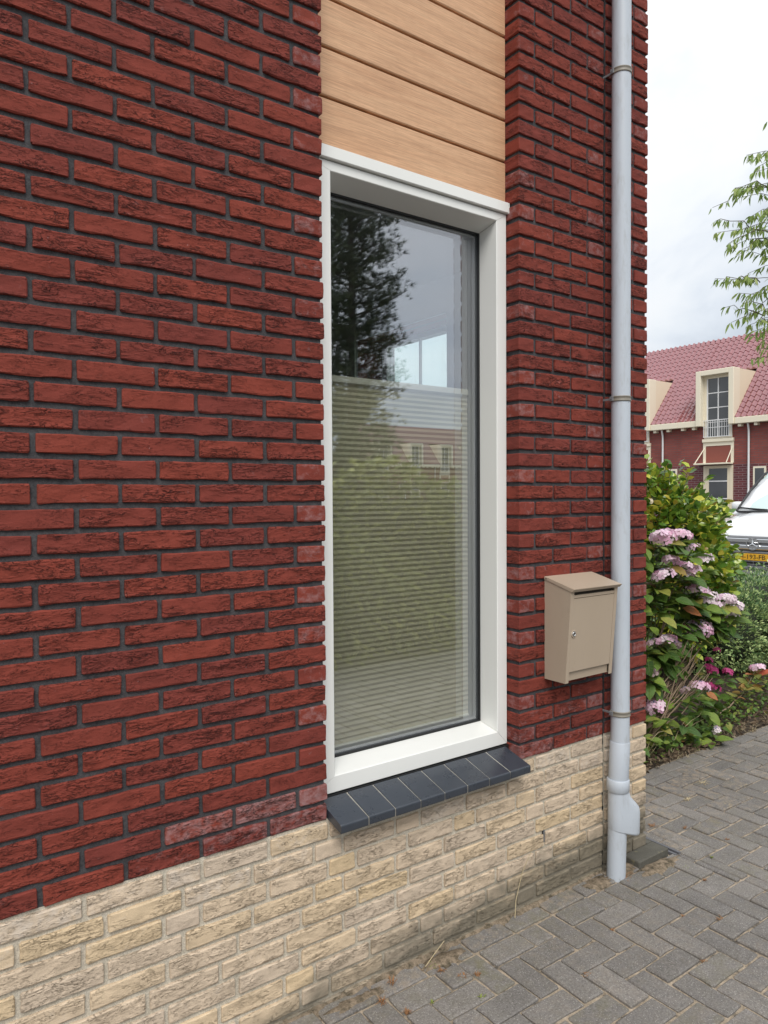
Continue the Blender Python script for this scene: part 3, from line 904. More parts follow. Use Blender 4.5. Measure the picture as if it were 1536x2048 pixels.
# sill of glazed tiles on a mortar bed
sx0, sx1 = 1.227, 2.095
def sill_z(y): return 0.6445 - (0.045-y)*(0.0345/0.122)
mb = MB()
ya, yb2 = -0.073, 0.060
mb.add([(sx0+.004, ya, sill_z(ya)-.027), (sx1-.004, ya, sill_z(ya)-.027), (sx1-.004, yb2, sill_z(yb2)-.040), (sx0+.004, yb2, sill_z(yb2)-.040),
        (sx0+.004, ya, sill_z(ya)-.0025), (sx1-.004, ya, sill_z(ya)-.0025), (sx1-.004, yb2, sill_z(yb2)-.0025), (sx0+.004, yb2, sill_z(yb2)-.0025)],
       [(0,3,2,1),(4,5,6,7),(0,1,5,4),(1,2,6,5),(2,3,7,6),(3,0,4,7)])
sill = hpart(mb, 'window_sill', MAT['sill_joint'])
hpart(MB().quadbox(1.214, 2.122, 0.0745, 0.098, 0.56, 0.6535), 'sill_membrane', MAT['rubber'])
hpart(MB().quadbox(1.222, 2.114, 0.0605, 0.0665, 0.60, 0.6515), 'sill_backing', MAT['rubber'])
pitch = (sx1-sx0)/8
for k in range(8):
    a, b = sx0+k*pitch+0.0022, sx0+(k+1)*pitch-0.0022
    if k == 0: a -= 0.002
    if k == 7: b += 0.002
    dz = rg.uniform(-0.001, 0.001); y0, y1 = -0.0765+rg.uniform(-.001, .001), 0.058
    r_ = 0.0045
    prof = [(y1, sill_z(y1)-0.030), (y0+0.004, sill_z(y0)-0.0285), (y0+0.0010, sill_z(y0)-0.0265), (y0, sill_z(y0)-0.024), (y0, sill_z(y0)-r_), (y0+0.0012, sill_z(y0)-0.0013), (y0+r_, sill_z(y0+r_)+0.0003), (y1, sill_z(y1))]
    V = []; F = []
    xs_ = [a, a+0.0018, b-0.0018, b]
    yc = sum(p[0] for p in prof)/8; zc = sum(p[1] for p in prof)/8
    for i, X in enumerate(xs_):
        s_ = 1.0 if i in (1, 2) else 0.985
        for (y, z) in prof: V.append((X, yc+(y-yc)*s_, zc+(z-zc)*(s_ if i in (1,2) else 0.93)+dz))
    for i in range(3):
        for m in range(8):
            m2 = (m+1) % 8
            F.append((i*8+m, (i+1)*8+m, (i+1)*8+m2, i*8+m2))
    F += [tuple(range(7, -1, -1)), tuple(24+m for m in range(8))]
    mb = MB().add(V, F)
    o = hpart(mb, 'sill_tile', MAT['sill'], sill)
    bm_ = bmesh.new(); bm_.from_mesh(o.data); bmesh.ops.recalc_face_normals(bm_, faces=bm_.faces); bm_.to_mesh(o.data); bm_.free()

# side wall with its window, room inside, roof
SY0, SY1, SZ0, SZ1 = 1.03, 1.93, 0.90, 2.66
mb = MB().quadbox(2.65, 2.942, 0.30, SY0, -0.3, 5.4).quadbox(2.65, 2.942, SY1, 6.0, -0.3, 5.4).quadbox(2.65, 2.942, SY0, SY1, -0.3, SZ0).quadbox(2.65, 2.942, SY0, SY1, SZ1, 5.4)
hpart(mb, 'side_wall', MAT['farbrick'])
hpart(MB().quadbox(-2.0, -1.7, 0.30, 6.0, -0.3, 5.4).quadbox(-1.7, 2.65, 5.7, 6.0, -0.3, 5.4), 'back_wall', MAT['farbrick'])
hpart(MB().quadbox(-1.70, 1.205, 0.302, 0.32, 0.0, 2.85).quadbox(2.105, 2.648, 0.302, 0.32, 0.0, 2.85).quadbox(1.205, 2.105, 0.302, 0.32, 0.0, 0.66).quadbox(1.205, 2.105, 0.302, 0.32, 2.76, 2.85)
      .quadbox(2.628, 2.648, 0.32, SY0, 0, 2.85).quadbox(2.628, 2.648, SY1, 5.7, 0, 2.85).quadbox(2.628, 2.648, SY0, SY1, 0, SZ0).quadbox(2.628, 2.648, SY0, SY1, SZ1, 2.85)
      .quadbox(-1.698, -1.68, 0.32, 5.7, 0, 2.85).quadbox(-1.68, 2.628, 5.68, 5.698, 0, 2.85).quadbox(-1.70, 2.648, 0.302, 5.698, 2.852, 2.95), 'inner_wall', MAT['roomwall'])
hpart(MB().quadbox(-1.70, 2.648, 0.302, 5.698, -0.05, -0.001), 'room_floor', MAT['roomfloor'])
sw = hpart(MB().quadbox(2.84, 2.90, SY0, SY0+0.05, SZ0, SZ1).quadbox(2.84, 2.90, SY1-0.05, SY1, SZ0, SZ1).quadbox(2.84, 2.90, SY0+.05, SY1-.05, SZ0, SZ0+.05).quadbox(2.84, 2.90, SY0+.05, SY1-.05, SZ1-.03, SZ1)
           .quadbox(2.862, 2.878, 1.555, 1.567, SZ0+.05, SZ1-.03), 'side_window_frame', MAT['frame'])
hpart(MB().quadbox(2.866, 2.874, SY0+.05, 1.555, SZ0+.05, SZ1-.03).quadbox(2.866, 2.874, 1.567, SY1-.05, SZ0+.05, SZ1-.03), 'side_pane', MAT['sideglass'], sw)
hpart(MB().add([(-2.3, -0.45, 5.4), (3.25, -0.45, 5.4), (3.25, 2.9, 8.6), (-2.3, 2.9, 8.6), (3.25, 6.3, 5.4), (-2.3, 6.3, 5.4),
                (-2.3, -0.45, 5.25), (3.25, -0.45, 5.25), (3.25, 6.3, 5.25), (-2.3, 6.3, 5.25)],
               [(0,1,2,3), (3,2,4,5), (6,9,8,7), (0,6,7,1), (4,8,9,5), (1,7,8,4,2), (0,3,5,9,6)]), 'roof', MAT['ridge'])

# pleated blind (hangs inside the window), bottom-up with a top rail
blind = thing('pleated_blind', 'olive grey pleated blind covering the lower part of the tall window', 'blind', (1.68, 0.232, 0.74))
def lpart(mb, name, mats, root, smooth=False):
    L_ = root.location
    mb.v = [(p[0]-L_.x, p[1]-L_.y, p[2]-L_.z) for p in mb.v]
    return mb.build(name, mats, root, smooth)
V = []; F = []
n = 132
for i in range(n+1):
    z = 0.752 + (2.068-0.752)*i/n
    y = 0.226 + (0.0045 if i % 2 else 0.0)
    V += [(1.226, y, z), (2.117, y, z)]
    if i: F.append((2*i-2, 2*i-1, 2*i+1, 2*i))
lpart(MB().add(V, F), 'pleated_fabric', MAT['blind'], blind)
lpart(MB().quadbox(1.224, 2.119, 0.216, 0.240, 2.068, 2.092, 0, 0.002), 'top_rail', MAT['blindrail'], blind)
lpart(MB().quadbox(1.224, 2.119, 0.216, 0.240, 0.736, 0.752, 0, 0.002), 'bottom_rail', MAT['blindrail'], blind)

# curtains by the side window
def curtain(name, label, y0, y1, x, amp):
    V = []; F = []
    n = 36
    t_ = thing(name, label, 'curtain', (x, (y0+y1)/2, 0.06), group=None)
    for i in range(n+1):
        yy = y0+(y1-y0)*i/n
        xx = x + amp*math.sin(i*1.15) + 0.3*amp*math.sin(i*2.7)
        V += [(xx, yy, 0.08), (xx*1.0, yy, 2.74)]
        if i: F.append((2*i-2, 2*i, 2*i+1, 2*i-1))
    lpart(MB().add(V, F), 'cloth', MAT['curtain'], t_, True)
    lpart(MB().tube([(x, y0-0.05, 2.765), (x, y1+0.05, 2.765)], 0.012), 'rod', MAT['alu'], t_)
curtain('curtain', 'grey green curtain hanging inside beside the bright side window', 1.84, 2.12, 2.56, 0.018)
curtain('curtain', 'grey green curtain hanging deeper in the room beyond the other curtain', 2.30, 2.62, 2.56, 0.018)

# ------------------------------------------------------------------ rain pipe
pipe = thing('drainpipe', 'light grey round drainpipe running down the brick corner to the paving', 'drainpipe', (2.645, -0.065, 0))
def ring_pts(cx_, cy_, z, r_, n=28): return [(cx_+r_*math.cos(2*math.pi*k/n), cy_+r_*math.sin(2*math.pi*k/n), z) for k in range(n)]
def loft(mb, rings, mi=0, cap=True):
    n = len(rings[0]); b0 = len(mb.v)
    V = [p for r_ in rings for p in r_]; F = []
    for i in range(len(rings)-1):
        for k in range(n):
            k2 = (k+1) % n
            F.append((i*n+k, i*n+k2, (i+1)*n+k2, (i+1)*n+k))
    if cap:
        c0 = len(V); V = V + list(rings[0]) + list(rings[-1])
        F.append(tuple(reversed(range(c0, c0+n)))); F.append(tuple(c0+n+k for k in range(n)))
    mb.add(V, F, mi)
px, py = 2.6655, -0.066
mb = MB()
loft(mb, [ring_pts(px, py, z, 0.0397) for z in (0.565, 2.0, 3.4, 5.3)])
lpart(mb, 'upper_pipe', MAT['pvc'], pipe, True)
# sleeve, leaning slightly, with the socket ring at its foot
mb = MB()
loft(mb, [ring_pts(px-0.001, py, 0.588, 0.0412), ring_pts(px-0.001, py, 0.584, 0.0428), ring_pts(px-0.011, py, 0.42, 0.0432), ring_pts(px-0.012, py, 0.416, 0.0415)])
lpart(mb, 'sleeve', MAT['pvc'], pipe, True)
mb = MB()
loft(mb, [ring_pts(px-0.013, py, 0.428, 0.0455), ring_pts(px-0.013, py, 0.424, 0.0482), ring_pts(px-0.014, py, 0.378, 0.0482), ring_pts(px-0.014, py, 0.374, 0.0440)])
lpart(mb, 'socket_ring', MAT['pvc'], pipe, True)
# leaf trap: a round throat that swells towards the corner side
def trap_ring(z, bulge, r_, n=32):
    out = []
    for k in range(n):
        w = 2*math.pi*k/n
        x_, y_ = r_*math.cos(w), r_*math.sin(w)
        g_ = max(0.0, math.cos(w+0.55))
        s_ = bulge*min(1.0, g_*1.9)**0.8
        out.append((px-0.014+x_+s_*0.93, py+y_-s_*0.30, z))
    return out
mb = MB()
def slope_ring(zl, zr, bulge, r_):
    rr = trap_ring(0, bulge, r_)
    xs_ = [p[0] for p in rr]; a_, b_ = min(xs_), max(xs_)
    return [(p[0], p[1], zl + (zr-zl)*((p[0]-a_)/(b_-a_))**1.0) for p in rr]
loft(mb, [slope_ring(0.376, 0.376, 0.004, 0.0415), slope_ring(0.352, 0.345, 0.014, 0.0425), slope_ring(0.325, 0.318, 0.040, 0.0425), slope_ring(0.300, 0.297, 0.058, 0.0425), slope_ring(0.280, 0.275, 0.062, 0.0425),
          slope_ring(0.215, 0.180, 0.060, 0.0430), slope_ring(0.211, 0.172, 0.056, 0.0420), slope_ring(0.210, 0.170, 0.046, 0.036)])
lpart(mb, 'leaf_trap', MAT['pvc'], pipe, True)
mb = MB()
loft(mb, [ring_pts(px-0.016, py, 0.24, 0.0398), ring_pts(px-0.019, py+0.002, 0.12, 0.0398), ring_pts(px-0.021, py+0.004, -0.02, 0.0398)])
lpart(mb, 'lower_pipe', MAT['pvc'], pipe, True)
for zb_ in (3.447, 2.066, 0.712, 4.8):
    mb = MB()
    loft(mb, [ring_pts(px, py, zb_-0.0115, 0.0405), ring_pts(px, py, zb_-0.0105, 0.0432), ring_pts(px, py, zb_-0.0065, 0.0432), ring_pts(px, py, zb_-0.0055, 0.0422), ring_pts(px, py, zb_+0.0055, 0.0422), ring_pts(px, py, zb_+0.0065, 0.0432), ring_pts(px, py, zb_+0.0105, 0.0432), ring_pts(px, py, zb_+0.0115, 0.0405)])
    br = lpart(mb, 'pipe_clip', MAT['clip'], pipe, True)
    m2 = MB().quadbox(px-0.046, px-0.036, py+0.006, py+0.024, zb_-0.010, zb_+0.010, 0, 0.0015)
    m2.quadbox(px-0.034, px-0.029, py+0.026, 0.004, zb_-0.004, zb_+0.004)
    m2.tube([(px-0.048, py+0.015, zb_), (px-0.034, py+0.015, zb_)], 0.003, 6)
    lp = [(p[0]-pipe.location.x, p[1]-pipe.location.y, p[2]) for p in m2.v]; m2.v = lp
    m2.build('clip_screw', MAT['cargrey'], br)

# ------------------------------------------------------------------ letterbox on the pier
box = thing('mailbox', 'beige metal mailbox with a sloping lid fixed to the red brick pier', 'mailbox', (2.405, 0, 0.91))
bx0, bx1 = 2.258, 2.5495
zb, zt = 0.909, 1.325
def front_y(z): return -0.108 - 0.030*(z-0.909)/(1.275-0.909)
# cabinet: side panels that run past the door as cheeks
for (xa, xb_) in ((bx0, bx0+0.003), (bx1-0.003, bx1)):
    fl_ = 0.016 if xa == bx0 else -0.016
    V = [(xa, -0.001, zb), (xa, front_y(zb), zb), (xa, front_y(1.283), 1.283), (xa, -0.001, zt-0.004), (xb_, -0.001, zb), (xb_, front_y(zb), zb), (xb_, front_y(1.283), 1.283), (xb_, -0.001, zt-0.004)]
    mb = MB().add(V, [(0,1,2,3), (7,6,5,4), (1,5,6,2), (0,4,5,1), (3,2,6,7), (0,3,7,4)])
    xi = xb_ if xa == bx0 else xa
    xj = xi + fl_
    lo, hi = min(xi, xj), max(xi, xj)
    y_ = lambda z: front_y(z)
    V = [(lo, y_(zb), zb), (hi, y_(zb), zb), (hi, y_(1.283), 1.283), (lo, y_(1.283), 1.283), (lo, y_(zb)+.003, zb), (hi, y_(zb)+.003, zb), (hi, y_(1.283)+.003, 1.283), (lo, y_(1.283)+.003, 1.283)]
    mb.add(V, [(0,1,2,3), (7,6,5,4), (0,4,5,1), (1,5,6,2), (2,6,7,3), (3,7,4,0)])
    o = lpart(mb, 'side_panel', MAT['beige'], box)
    bm_ = bmesh.new(); bm_.from_mesh(o.data); bmesh.ops.recalc_face_normals(bm_, faces=bm_.faces); bm_.to_mesh(o.data); bm_.free()
def slab_y(mb, x0, x1, z0, z1, in0, th, mi=0):
    """panel parallel to the leaning front, set in by in0"""
    V = []
    for z in (z0, z1):
        y = front_y(z)+in0
        V += [(x0, y, z), (x1, y, z), (x1, y+th, z), (x0, y+th, z)]
    mb.add(V, [(0,3,2,1), (4,5,6,7), (0,1,5,4), (1,2,6,5), (2,3,7,6), (3,0,4,7)], mi)
    return mb
mb = MB().quadbox(bx0+.003, bx1-.003, -0.004, -0.001, zb+.02, zt-.006)
mb.quadbox(bx0+.003, bx1-.003, front_y(zb)+0.014, -0.004, zb+0.006, zb+0.009)
slab_y(mb, bx0+.0195, bx1-.0195, zb+0.006, 0.952, 0.010, 0.003)
lpart(mb, 'back_plate', MAT['beige'], box)
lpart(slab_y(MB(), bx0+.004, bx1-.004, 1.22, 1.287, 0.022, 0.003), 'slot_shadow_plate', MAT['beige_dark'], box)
door = lpart(slab_y(MB(), bx0+.0172, bx1-.0215, 0.9535, 1.2475, -0.0005, 0.0035), 'door', MAT['beige'], box)
lpart(slab_y(MB(), bx0+.0172, bx1-.0195, 1.2495, 1.2610, 0.002, 0.012), 'slot_lip', MAT['beige'], box)
# lock: dished ring with a key barrel
lx, lz = 2.2885, 1.1065
ly = front_y(lz)
mb = MB()
def yring(r_, y, n=20): return [(lx+r_*math.cos(2*math.pi*k/n), y, lz+r_*math.sin(2*math.pi*k/n)) for k in range(n)]
loft(mb, [yring(0.0150, ly), yring(0.0150, ly-0.0022), yring(0.0130, ly-0.0034), yring(0.0115, ly-0.0016)])
lk = lpart(mb, 'lock', MAT['beige'], box, True)
mb = MB(); loft(mb, [yring(0.0100, ly), yring(0.0100, ly-0.0040), yring(0.0088, ly-0.0052), yring(0.0058, ly-0.0048), yring(0.0052, ly-0.0032)])
mb.quadbox(lx-0.0008, lx+0.0008, ly-0.0052, ly-0.0030, lz-0.004, lz+0.004, 1)
mb.v = [(p[0]-box.location.x, p[1], p[2]-box.location.z) for p in mb.v]
mb.build('lock_barrel', [MAT['steel'], MAT['beige_dark']], lk, True)
# lid: thin sloping plate with folded edges
lx0, lx1 = bx0-0.003, bx1+0.005
def lid_z(y): return 1.3275 + (1.2880-1.3275)*(y/-0.156)
yA, yB = -0.001, -0.157
V = [(lx0, yA, lid_z(yA)), (lx1, yA, lid_z(yA)), (lx1, yB, lid_z(yB)), (lx0, yB, lid_z(yB)),
     (lx0, yA, lid_z(yA)-.013), (lx1, yA, lid_z(yA)-.013), (lx1, yB+.012, lid_z(yB)-.013), (lx0, yB+.012, lid_z(yB)-.013)]
mb = MB().add(V, [(0,3,2,1), (4,5,6,7), (0,1,5,4), (1,2,6,5), (2,3,7,6), (3,0,4,7)])
lid = lpart(mb, 'lid', MAT['beige'], box)
bm_ = bmesh.new(); bm_.from_mesh(lid.data)
bmesh.ops.bevel(bm_, geom=[e_ for e_ in bm_.edges], offset=0.0014, segments=2, affect='EDGES')
bmesh.ops.recalc_face_normals(bm_, faces=bm_.faces); bm_.to_mesh(lid.data); bm_.free()
mb = MB().tube([(lx0-.001, -0.012, lid_z(-.012)-.0065), (lx0+.004, -0.012, lid_z(-.012)-.0065)], 0.0028, 10)
mb.v = [(p[0]-box.location.x, p[1], p[2]-box.location.z) for p in mb.v]
mb.build('hinge_pin', MAT['beige_dark'], lid)

# ------------------------------------------------------------------ slab and slot drain by the corner
mb = MB().quadbox(2.775, 2.996, -0.088, -0.003, -0.03, 0.030, 0, 0.004).quadbox(2.954, 2.996, -0.003, 0.11, -0.03, 0.0285)
tag(mb.build('concrete_slab', MAT['slab']), 'small raised grey concrete slab lying between drainpipe and house corner', 'slab')
dr = thing('slot_drain', 'narrow dark slot drain between grey rims beside the small concrete slab', 'drain', (3.03, 0.0, 0))
lpart(MB().quadbox(3.009, 3.022, -0.115, 0.30, -0.02, 0.006), 'rim', MAT['channel'], dr)
lpart(MB().quadbox(3.036, 3.050, -0.115, 0.30, -0.02, 0.008), 'rim', MAT['channel'], dr)
lpart(MB().quadbox(3.022, 3.036, -0.115, 0.30, -0.03, -0.009), 'slot', MAT['rubber'], dr)

# ------------------------------------------------------------------ planting helpers
def leaf_shape(L, W, fold=0.25, droop=0.25, rows=4, tip=1.0):
    """pointed oval leaf along +X, folded on its midrib: (verts, faces)"""
    V = []; F = []
    for i in range(rows+1):
        u = i/rows
        w = W*0.5*(math.sin(math.pi*min(1, u*0.94+0.03)**0.82))**0.9*(1 if u < 1 else 0)
        if i == 0: w = W*0.04
        z = -droop*L*u*u
        V += [(L*u, -w, z+fold*w), (L*u, 0, z), (L*u, w, z+fold*w)]
        if i:
            a = (i-1)*3
            F += [(a, a+3, a+4, a+1), (a+1, a+4, a+5, a+2)]
    return V, F
def rot_to(d, roll=0.0):
    """matrix whose X axis is d, Z roughly up, rolled"""
    d = Vector(d).normalized()
    up = Vector((0,0,1))
    if abs(d.z) > 0.97: up = Vector((1,0,0))
    y = up.cross(d).normalized(); z = d.cross(y).normalized()
    m = Matrix((d, y, z)).transposed()
    return (m @ Matrix.Rotation(roll, 3, 'X')).to_4x4()
def placed(p, d, roll, s):
    m = rot_to(d, roll)
    m = Matrix.Translation(p) @ m @ Matrix.Scale(s, 4)
    return m
def scatter_mesh(name, shapes, mats4, mat, parent=None, loc=(0,0,0), tints=None, rg=random):
    """joins many placed copies of small shapes into one mesh with a random tint each"""
    allv, allf, allt, alls, allu = [], [], [], [], []
    n = 0
    arr = [(np.array(v, float), f) for v, f in shapes]
    lo = np.array(loc)
    for i, m in enumerate(mats4):
        v, f = arr[i % len(arr)]
        mm = np.array(m)
        w = v @ mm[:3,:3].T + mm[:3,3] - lo
        allv.append(w)
        for q_ in f: allf.append(tuple(n+k for k in q_))
        t = tints[i] if tints is not None else rg.random()
        allt.append(np.full(len(v), t))
        k3 = np.arange(len(v))
        alls.append(np.where(k3 % 3 == 1, 0.0, 1.0)); allu.append((k3//3)/max(1, len(v)//3-1))
        n += len(v)
    me = bpy.data.meshes.new(name)
    V = np.concatenate(allv)
    me.from_pydata(V.tolist(), [], allf)
    me.materials.append(mat)
    a = me.color_attributes.new('tint', 'FLOAT_COLOR', 'POINT')
    T = np.concatenate(allt)
    buf = np.zeros((len(T), 4)); buf[:,0] = T*0.999; buf[:,1] = np.concatenate(alls); buf[:,2] = np.concatenate(allu); buf[:,3] = 1
    a.data.foreach_set('color', buf.ravel())
    me.polygons.foreach_set('use_smooth', [True]*len(me.polygons))
    me.update()
    return link(name, me, parent)
def shape_mesh(name, shape, mat):
    me = bpy.data.meshes.new(name)
    me.from_pydata([tuple(p) for p in shape[0]], [], [tuple(q_) for q_ in shape[1]])
    me.materials.append(mat)
    me.polygons.foreach_set('use_smooth', [True]*len(me.polygons))
    a = me.color_attributes.new('tint', 'FLOAT_COLOR', 'POINT')
    n3 = max(1, len(me.vertices)//3-1)
    a.data.foreach_set('color', [x for k in range(len(me.vertices)) for x in (0.0, 0.0 if k % 3 == 1 else 1.0, (k//3)/n3, 1.0)])
    return me
def local(m, root):
    return Matrix.Translation(-root.location) @ m
def wiggle(a, b, n, amp, rg, sag=0.0):
    a, b = Vector(a), Vector(b)
    out = []
    for i in range(n+1):
        u = i/n
        p = a.lerp(b, u)
        if 0 < i < n: p += Vector((rg.uniform(-amp, amp), rg.uniform(-amp, amp), rg.uniform(-amp, amp)))
        p.z += sag*4*u*(1-u)
        out.append(p)
    return out
def seen(p, nx=-20):
    z = in_view(p, 25, 25)
    return z is not None
def stem_part(root, pts, r0, r1, mat, seg=6, name='stem'):
    mb = MB()
    n = len(pts)
    mb.tube([Vector(p)-root.location for p in pts], [r0+(r1-r0)*i/(n-1) for i in range(n)], seg)
    return mb.build(name, mat, root, True)

# ------------------------------------------------------------------ hydrangeas
HSH = [leaf_shape(1, w_, f_, dr_, 4) for (w_, f_, dr_) in ((.62,.22,.22), (.70,.15,.35), (.58,.30,.12), (.66,.10,.45), (.60,.35,.28), (.68,.2,.05))]
HME = [shape_mesh('leaf', s, MAT['hydleaf']) for s in HSH]
def floret(rg, s=1.0):
    """four rounded, slightly cupped petals facing +Z"""
    V = []; F = []
    for k in range(4):
        w = math.pi/2*k + rg.uniform(-.12, .12)
        L = s*rg.uniform(.85, 1.1); c_, s_ = math.cos(w), math.sin(w)
        cup = rg.uniform(-.15, .35)
        P = [(0.06, 0, 0), (0.5, -0.46, cup*.25), (0.95, -0.30, cup*.5), (1.06, 0, cup*.42), (0.95, 0.30, cup*.5), (0.5, 0.46, cup*.25)]
        b0 = len(V)
        for (x, y, z) in P: V.append((L*(x*c_-y*s_), L*(x*s_+y*c_), L*z))
        F += [(b0, b0+1, b0+2, b0+3), (b0, b0+3, b0+4, b0+5)]
    return V, F
def flower_head(root, p, r, mat, rg, n=None, flat=0.55, tilt=(0, 0), name='flower_head', lace=True):
    p = Vector(p)
    n = n or max(9, int(26*(r/0.07)**1.1))
    mats = []; shapes = [floret(rg) for _ in range(6)]
    T = Euler((tilt[0], tilt[1], rg.uniform(0, 6))).to_matrix().to_4x4()
    fr_ = 0.0235 if r > 0.045 else 0.0165
    for i in range(n):
        u = (i+0.5)/n
        th = math.acos(1-1.02*u); ph = i*2.39996 + rg.uniform(-.25, .25)
        rr = r*rg.uniform(0.88, 1.06)
        q_ = Vector((rr*math.sin(th)*math.cos(ph), rr*math.sin(th)*math.sin(ph), rr*flat*(math.cos(th)-0.3)))
        nrm = Vector((q_.x, q_.y, q_.z/flat**2+0.35*r)).normalized()
        m = Matrix.Translation(q_) @ nrm.to_track_quat('Z', 'Y').to_matrix().to_4x4() @ Matrix.Rotation(rg.uniform(0, 6), 4, 'Z') @ Matrix.Scale(fr_*rg.uniform(.8, 1.15), 4)
        mats.append(Matrix.Translation(p-root.location) @ T @ m)
    o = scatter_mesh(name, shapes, mats, mat, root, rg=rg)
    if lace:
        mb = MB()
        for i in range(5):
            ph = i*2.4; rr = r*0.42*math.sqrt((i+.5)/12)
            c_ = T @ Vector((rr*math.cos(ph), rr*math.sin(ph), r*flat*0.72))
            c_ = c_ + p - root.location
            s_ = 0.0045
            mb.quadbox(c_.x-s_, c_.x+s_, c_.y-s_, c_.y+s_, c_.z-s_, c_.z+s_, 0, 0.002)
        mb.build('buds', MAT['bud'], o)
    return o

def leaves_round(root, p, n, size, rg, meshes, up=0.25, below=0.02, shapes=None, bag=None):
    for i in range(n):
        ph = 2*math.pi*i/n + rg.uniform(-.4, .4)
        d = Vector((math.cos(ph), math.sin(ph), up+rg.uniform(-.35, .35)))
        s = size*rg.uniform(.75, 1.15)
        q_ = Vector(p) + Vector((0.01*math.cos(ph), 0.01*math.sin(ph), -below-rg.uniform(0, 0.05)))
        bag.append((q_, d, rg.uniform(-.5, .5), s))

def plant_leaves(root, bag, meshes, shapes, mat, limit, rg):
    """nearest seen leaves as single parts, the rest joined"""
    sc = []
    for b in bag:
        c_ = b[0] + b[1].normalized()*b[3]*0.5
        z = in_view(c_, 30, 30)
        hidden = (c_.x < 2.95) or (z is None)
        if z is not None:
            v = c_-CAM
            k_ = (0.0-CAM.y)/v.y if v.y > 0 else 9
            if 0 < k_ < 1 and (CAM.x+k_*v.x) < 2.95: hidden = True
        sc.append((99 if hidden else (z - b[3]), b))
    sc.sort(key=lambda t_: t_[0])
    rest_ = []
    n_ = 0
    for (z, b) in sc:
        m = local(placed(b[0], b[1], b[2], b[3]), root)
        if n_ < limit and z < 90:
            o = link('leaf', meshes[n_ % len(meshes)], root)
            o.matrix_local = m
            n_ += 1
        else: rest_.append(m)
    if rest_:
        kind(scatter_mesh('foliage', shapes, rest_, mat, root, rg=rg), 'stuff')

rg = random.Random(101)
hy = thing('hydrangea_bush', 'tall leaning hydrangea with pale pink flower heads by the house corner', 'hydrangea', (4.12, 0.86, 0.02))
heads = [((4.15,0.70,1.392),0.085,'pink'), ((4.215,0.62,1.405),0.070,'pink'), ((4.09,0.69,1.398),0.055,'palepink'),
 ((4.348,0.618,1.315),0.045,'pink'), ((4.431,0.595,1.238),0.062,'palepink'), ((4.172,0.661,1.244),0.052,'pink'), ((4.108,0.675,1.152),0.078,'pink'),
 ((4.27,0.63,1.190),0.062,'pink'), ((4.335,0.615,1.165),0.055,'pink'), ((4.383,0.603,1.049),0.070,'pink'), ((4.455,0.585,0.985),0.070,'palepink'), ((4.49,0.57,0.925),0.065,'palepink'),
 ((4.60,0.54,0.975),0.065,'palepink'), ((4.675,0.52,0.925),0.062,'palepink'), ((4.657,0.526,0.857),0.045,'palepink'), ((4.387,0.597,0.797),0.085,'pink'), ((4.125,0.66,0.740),0.060,'pink'), ((4.03,0.69,0.73),0.045,'pink'),
 ((4.0,0.689,0.56),0.048,'faded'), ((4.031,0.677,0.335),0.062,'pink'), ((4.388,0.589,0.42),0.062,'pink'), ((4.272,0.619,0.402),0.045,'faded'), ((4.516,0.549,0.119),0.028,'palepink'),
 ((4.30,0.70,0.68),0.04,'faded'), ((4.24,0.74,0.72),0.035,'faded')]
bag = []
base = Vector((4.10, 0.88, 0.02))
for i, (p, r, mt) in enumerate(heads):
    p = Vector(p)
    flower_head(hy, p, r, MAT[mt], rg, tilt=(rg.uniform(.15, .55), rg.uniform(-.35, .15)))
    if p.z > 0.5:
        mid = base.lerp(p, 0.55) + Vector((rg.uniform(-.05, .1), rg.uniform(0, .14), rg.uniform(-.02, .08)))
        stem_part(hy, [base+Vector((rg.uniform(-.08,.08), rg.uniform(-.05,.05), 0)), base.lerp(mid, .5)+Vector((rg.uniform(-.03,.03), rg.uniform(-.03,.03), 0)), mid, mid.lerp(p, .6)+Vector((0, .03, 0)), p-Vector((0, 0, r*.3))], 0.0065, 0.0035, MAT['twig'] if i % 3 else MAT['stem'])
        leaves_round(hy, p - Vector((0, -.02, r*.35)), 7, 0.115, rg, HME, 0.05, 0.03, bag=bag)
        leaves_round(hy, p.lerp(mid, .35), 6, 0.12, rg, HME, 0.15, 0.03, bag=bag)
    else:
        leaves_round(hy, p - Vector((0, -.02, r*.35)), 5, 0.11, rg, HME, 0.1, 0.03, bag=bag)
# body of leaves, upper left
for i in range(210):
    p = Vector((rg.gauss(4.16, .17), rg.gauss(0.86, .15), rg.uniform(0.62, 1.36)))
    d = Vector((p.x-4.15, p.y-1.05, rg.uniform(-.15, .15))).normalized() + Vector((rg.uniform(-.6, .6), rg.uniform(-.7, .3), rg.uniform(-.5, .3)))
    bag.append((p, d, rg.uniform(-.6, .6), rg.uniform(.08, .125)))
for i in range(95):
    u = rg.random()
    p = Vector((4.30+.36*u, 0.66-.05*u+rg.uniform(-.05, .14), 1.06-.22*u+rg.uniform(-.16, .02)))
    d = Vector((rg.uniform(-1, 1), rg.uniform(-1, .4), rg.uniform(-.6, .4)))
    bag.append((p, d, rg.uniform(-.6, .6), rg.uniform(.08, .125)))
for i in range(34):
    p = Vector((rg.uniform(3.9, 4.25), rg.uniform(.66, .9), rg.uniform(.42, .66)))
    bag.append((p, Vector((rg.uniform(-1, 1), rg.uniform(-1, .3), rg.uniform(-.7, .2))), rg.uniform(-.6, .6), rg.uniform(.09, .14)))
plant_leaves(hy, bag, HME, HSH, MAT['hydleaf'], 280, rg)
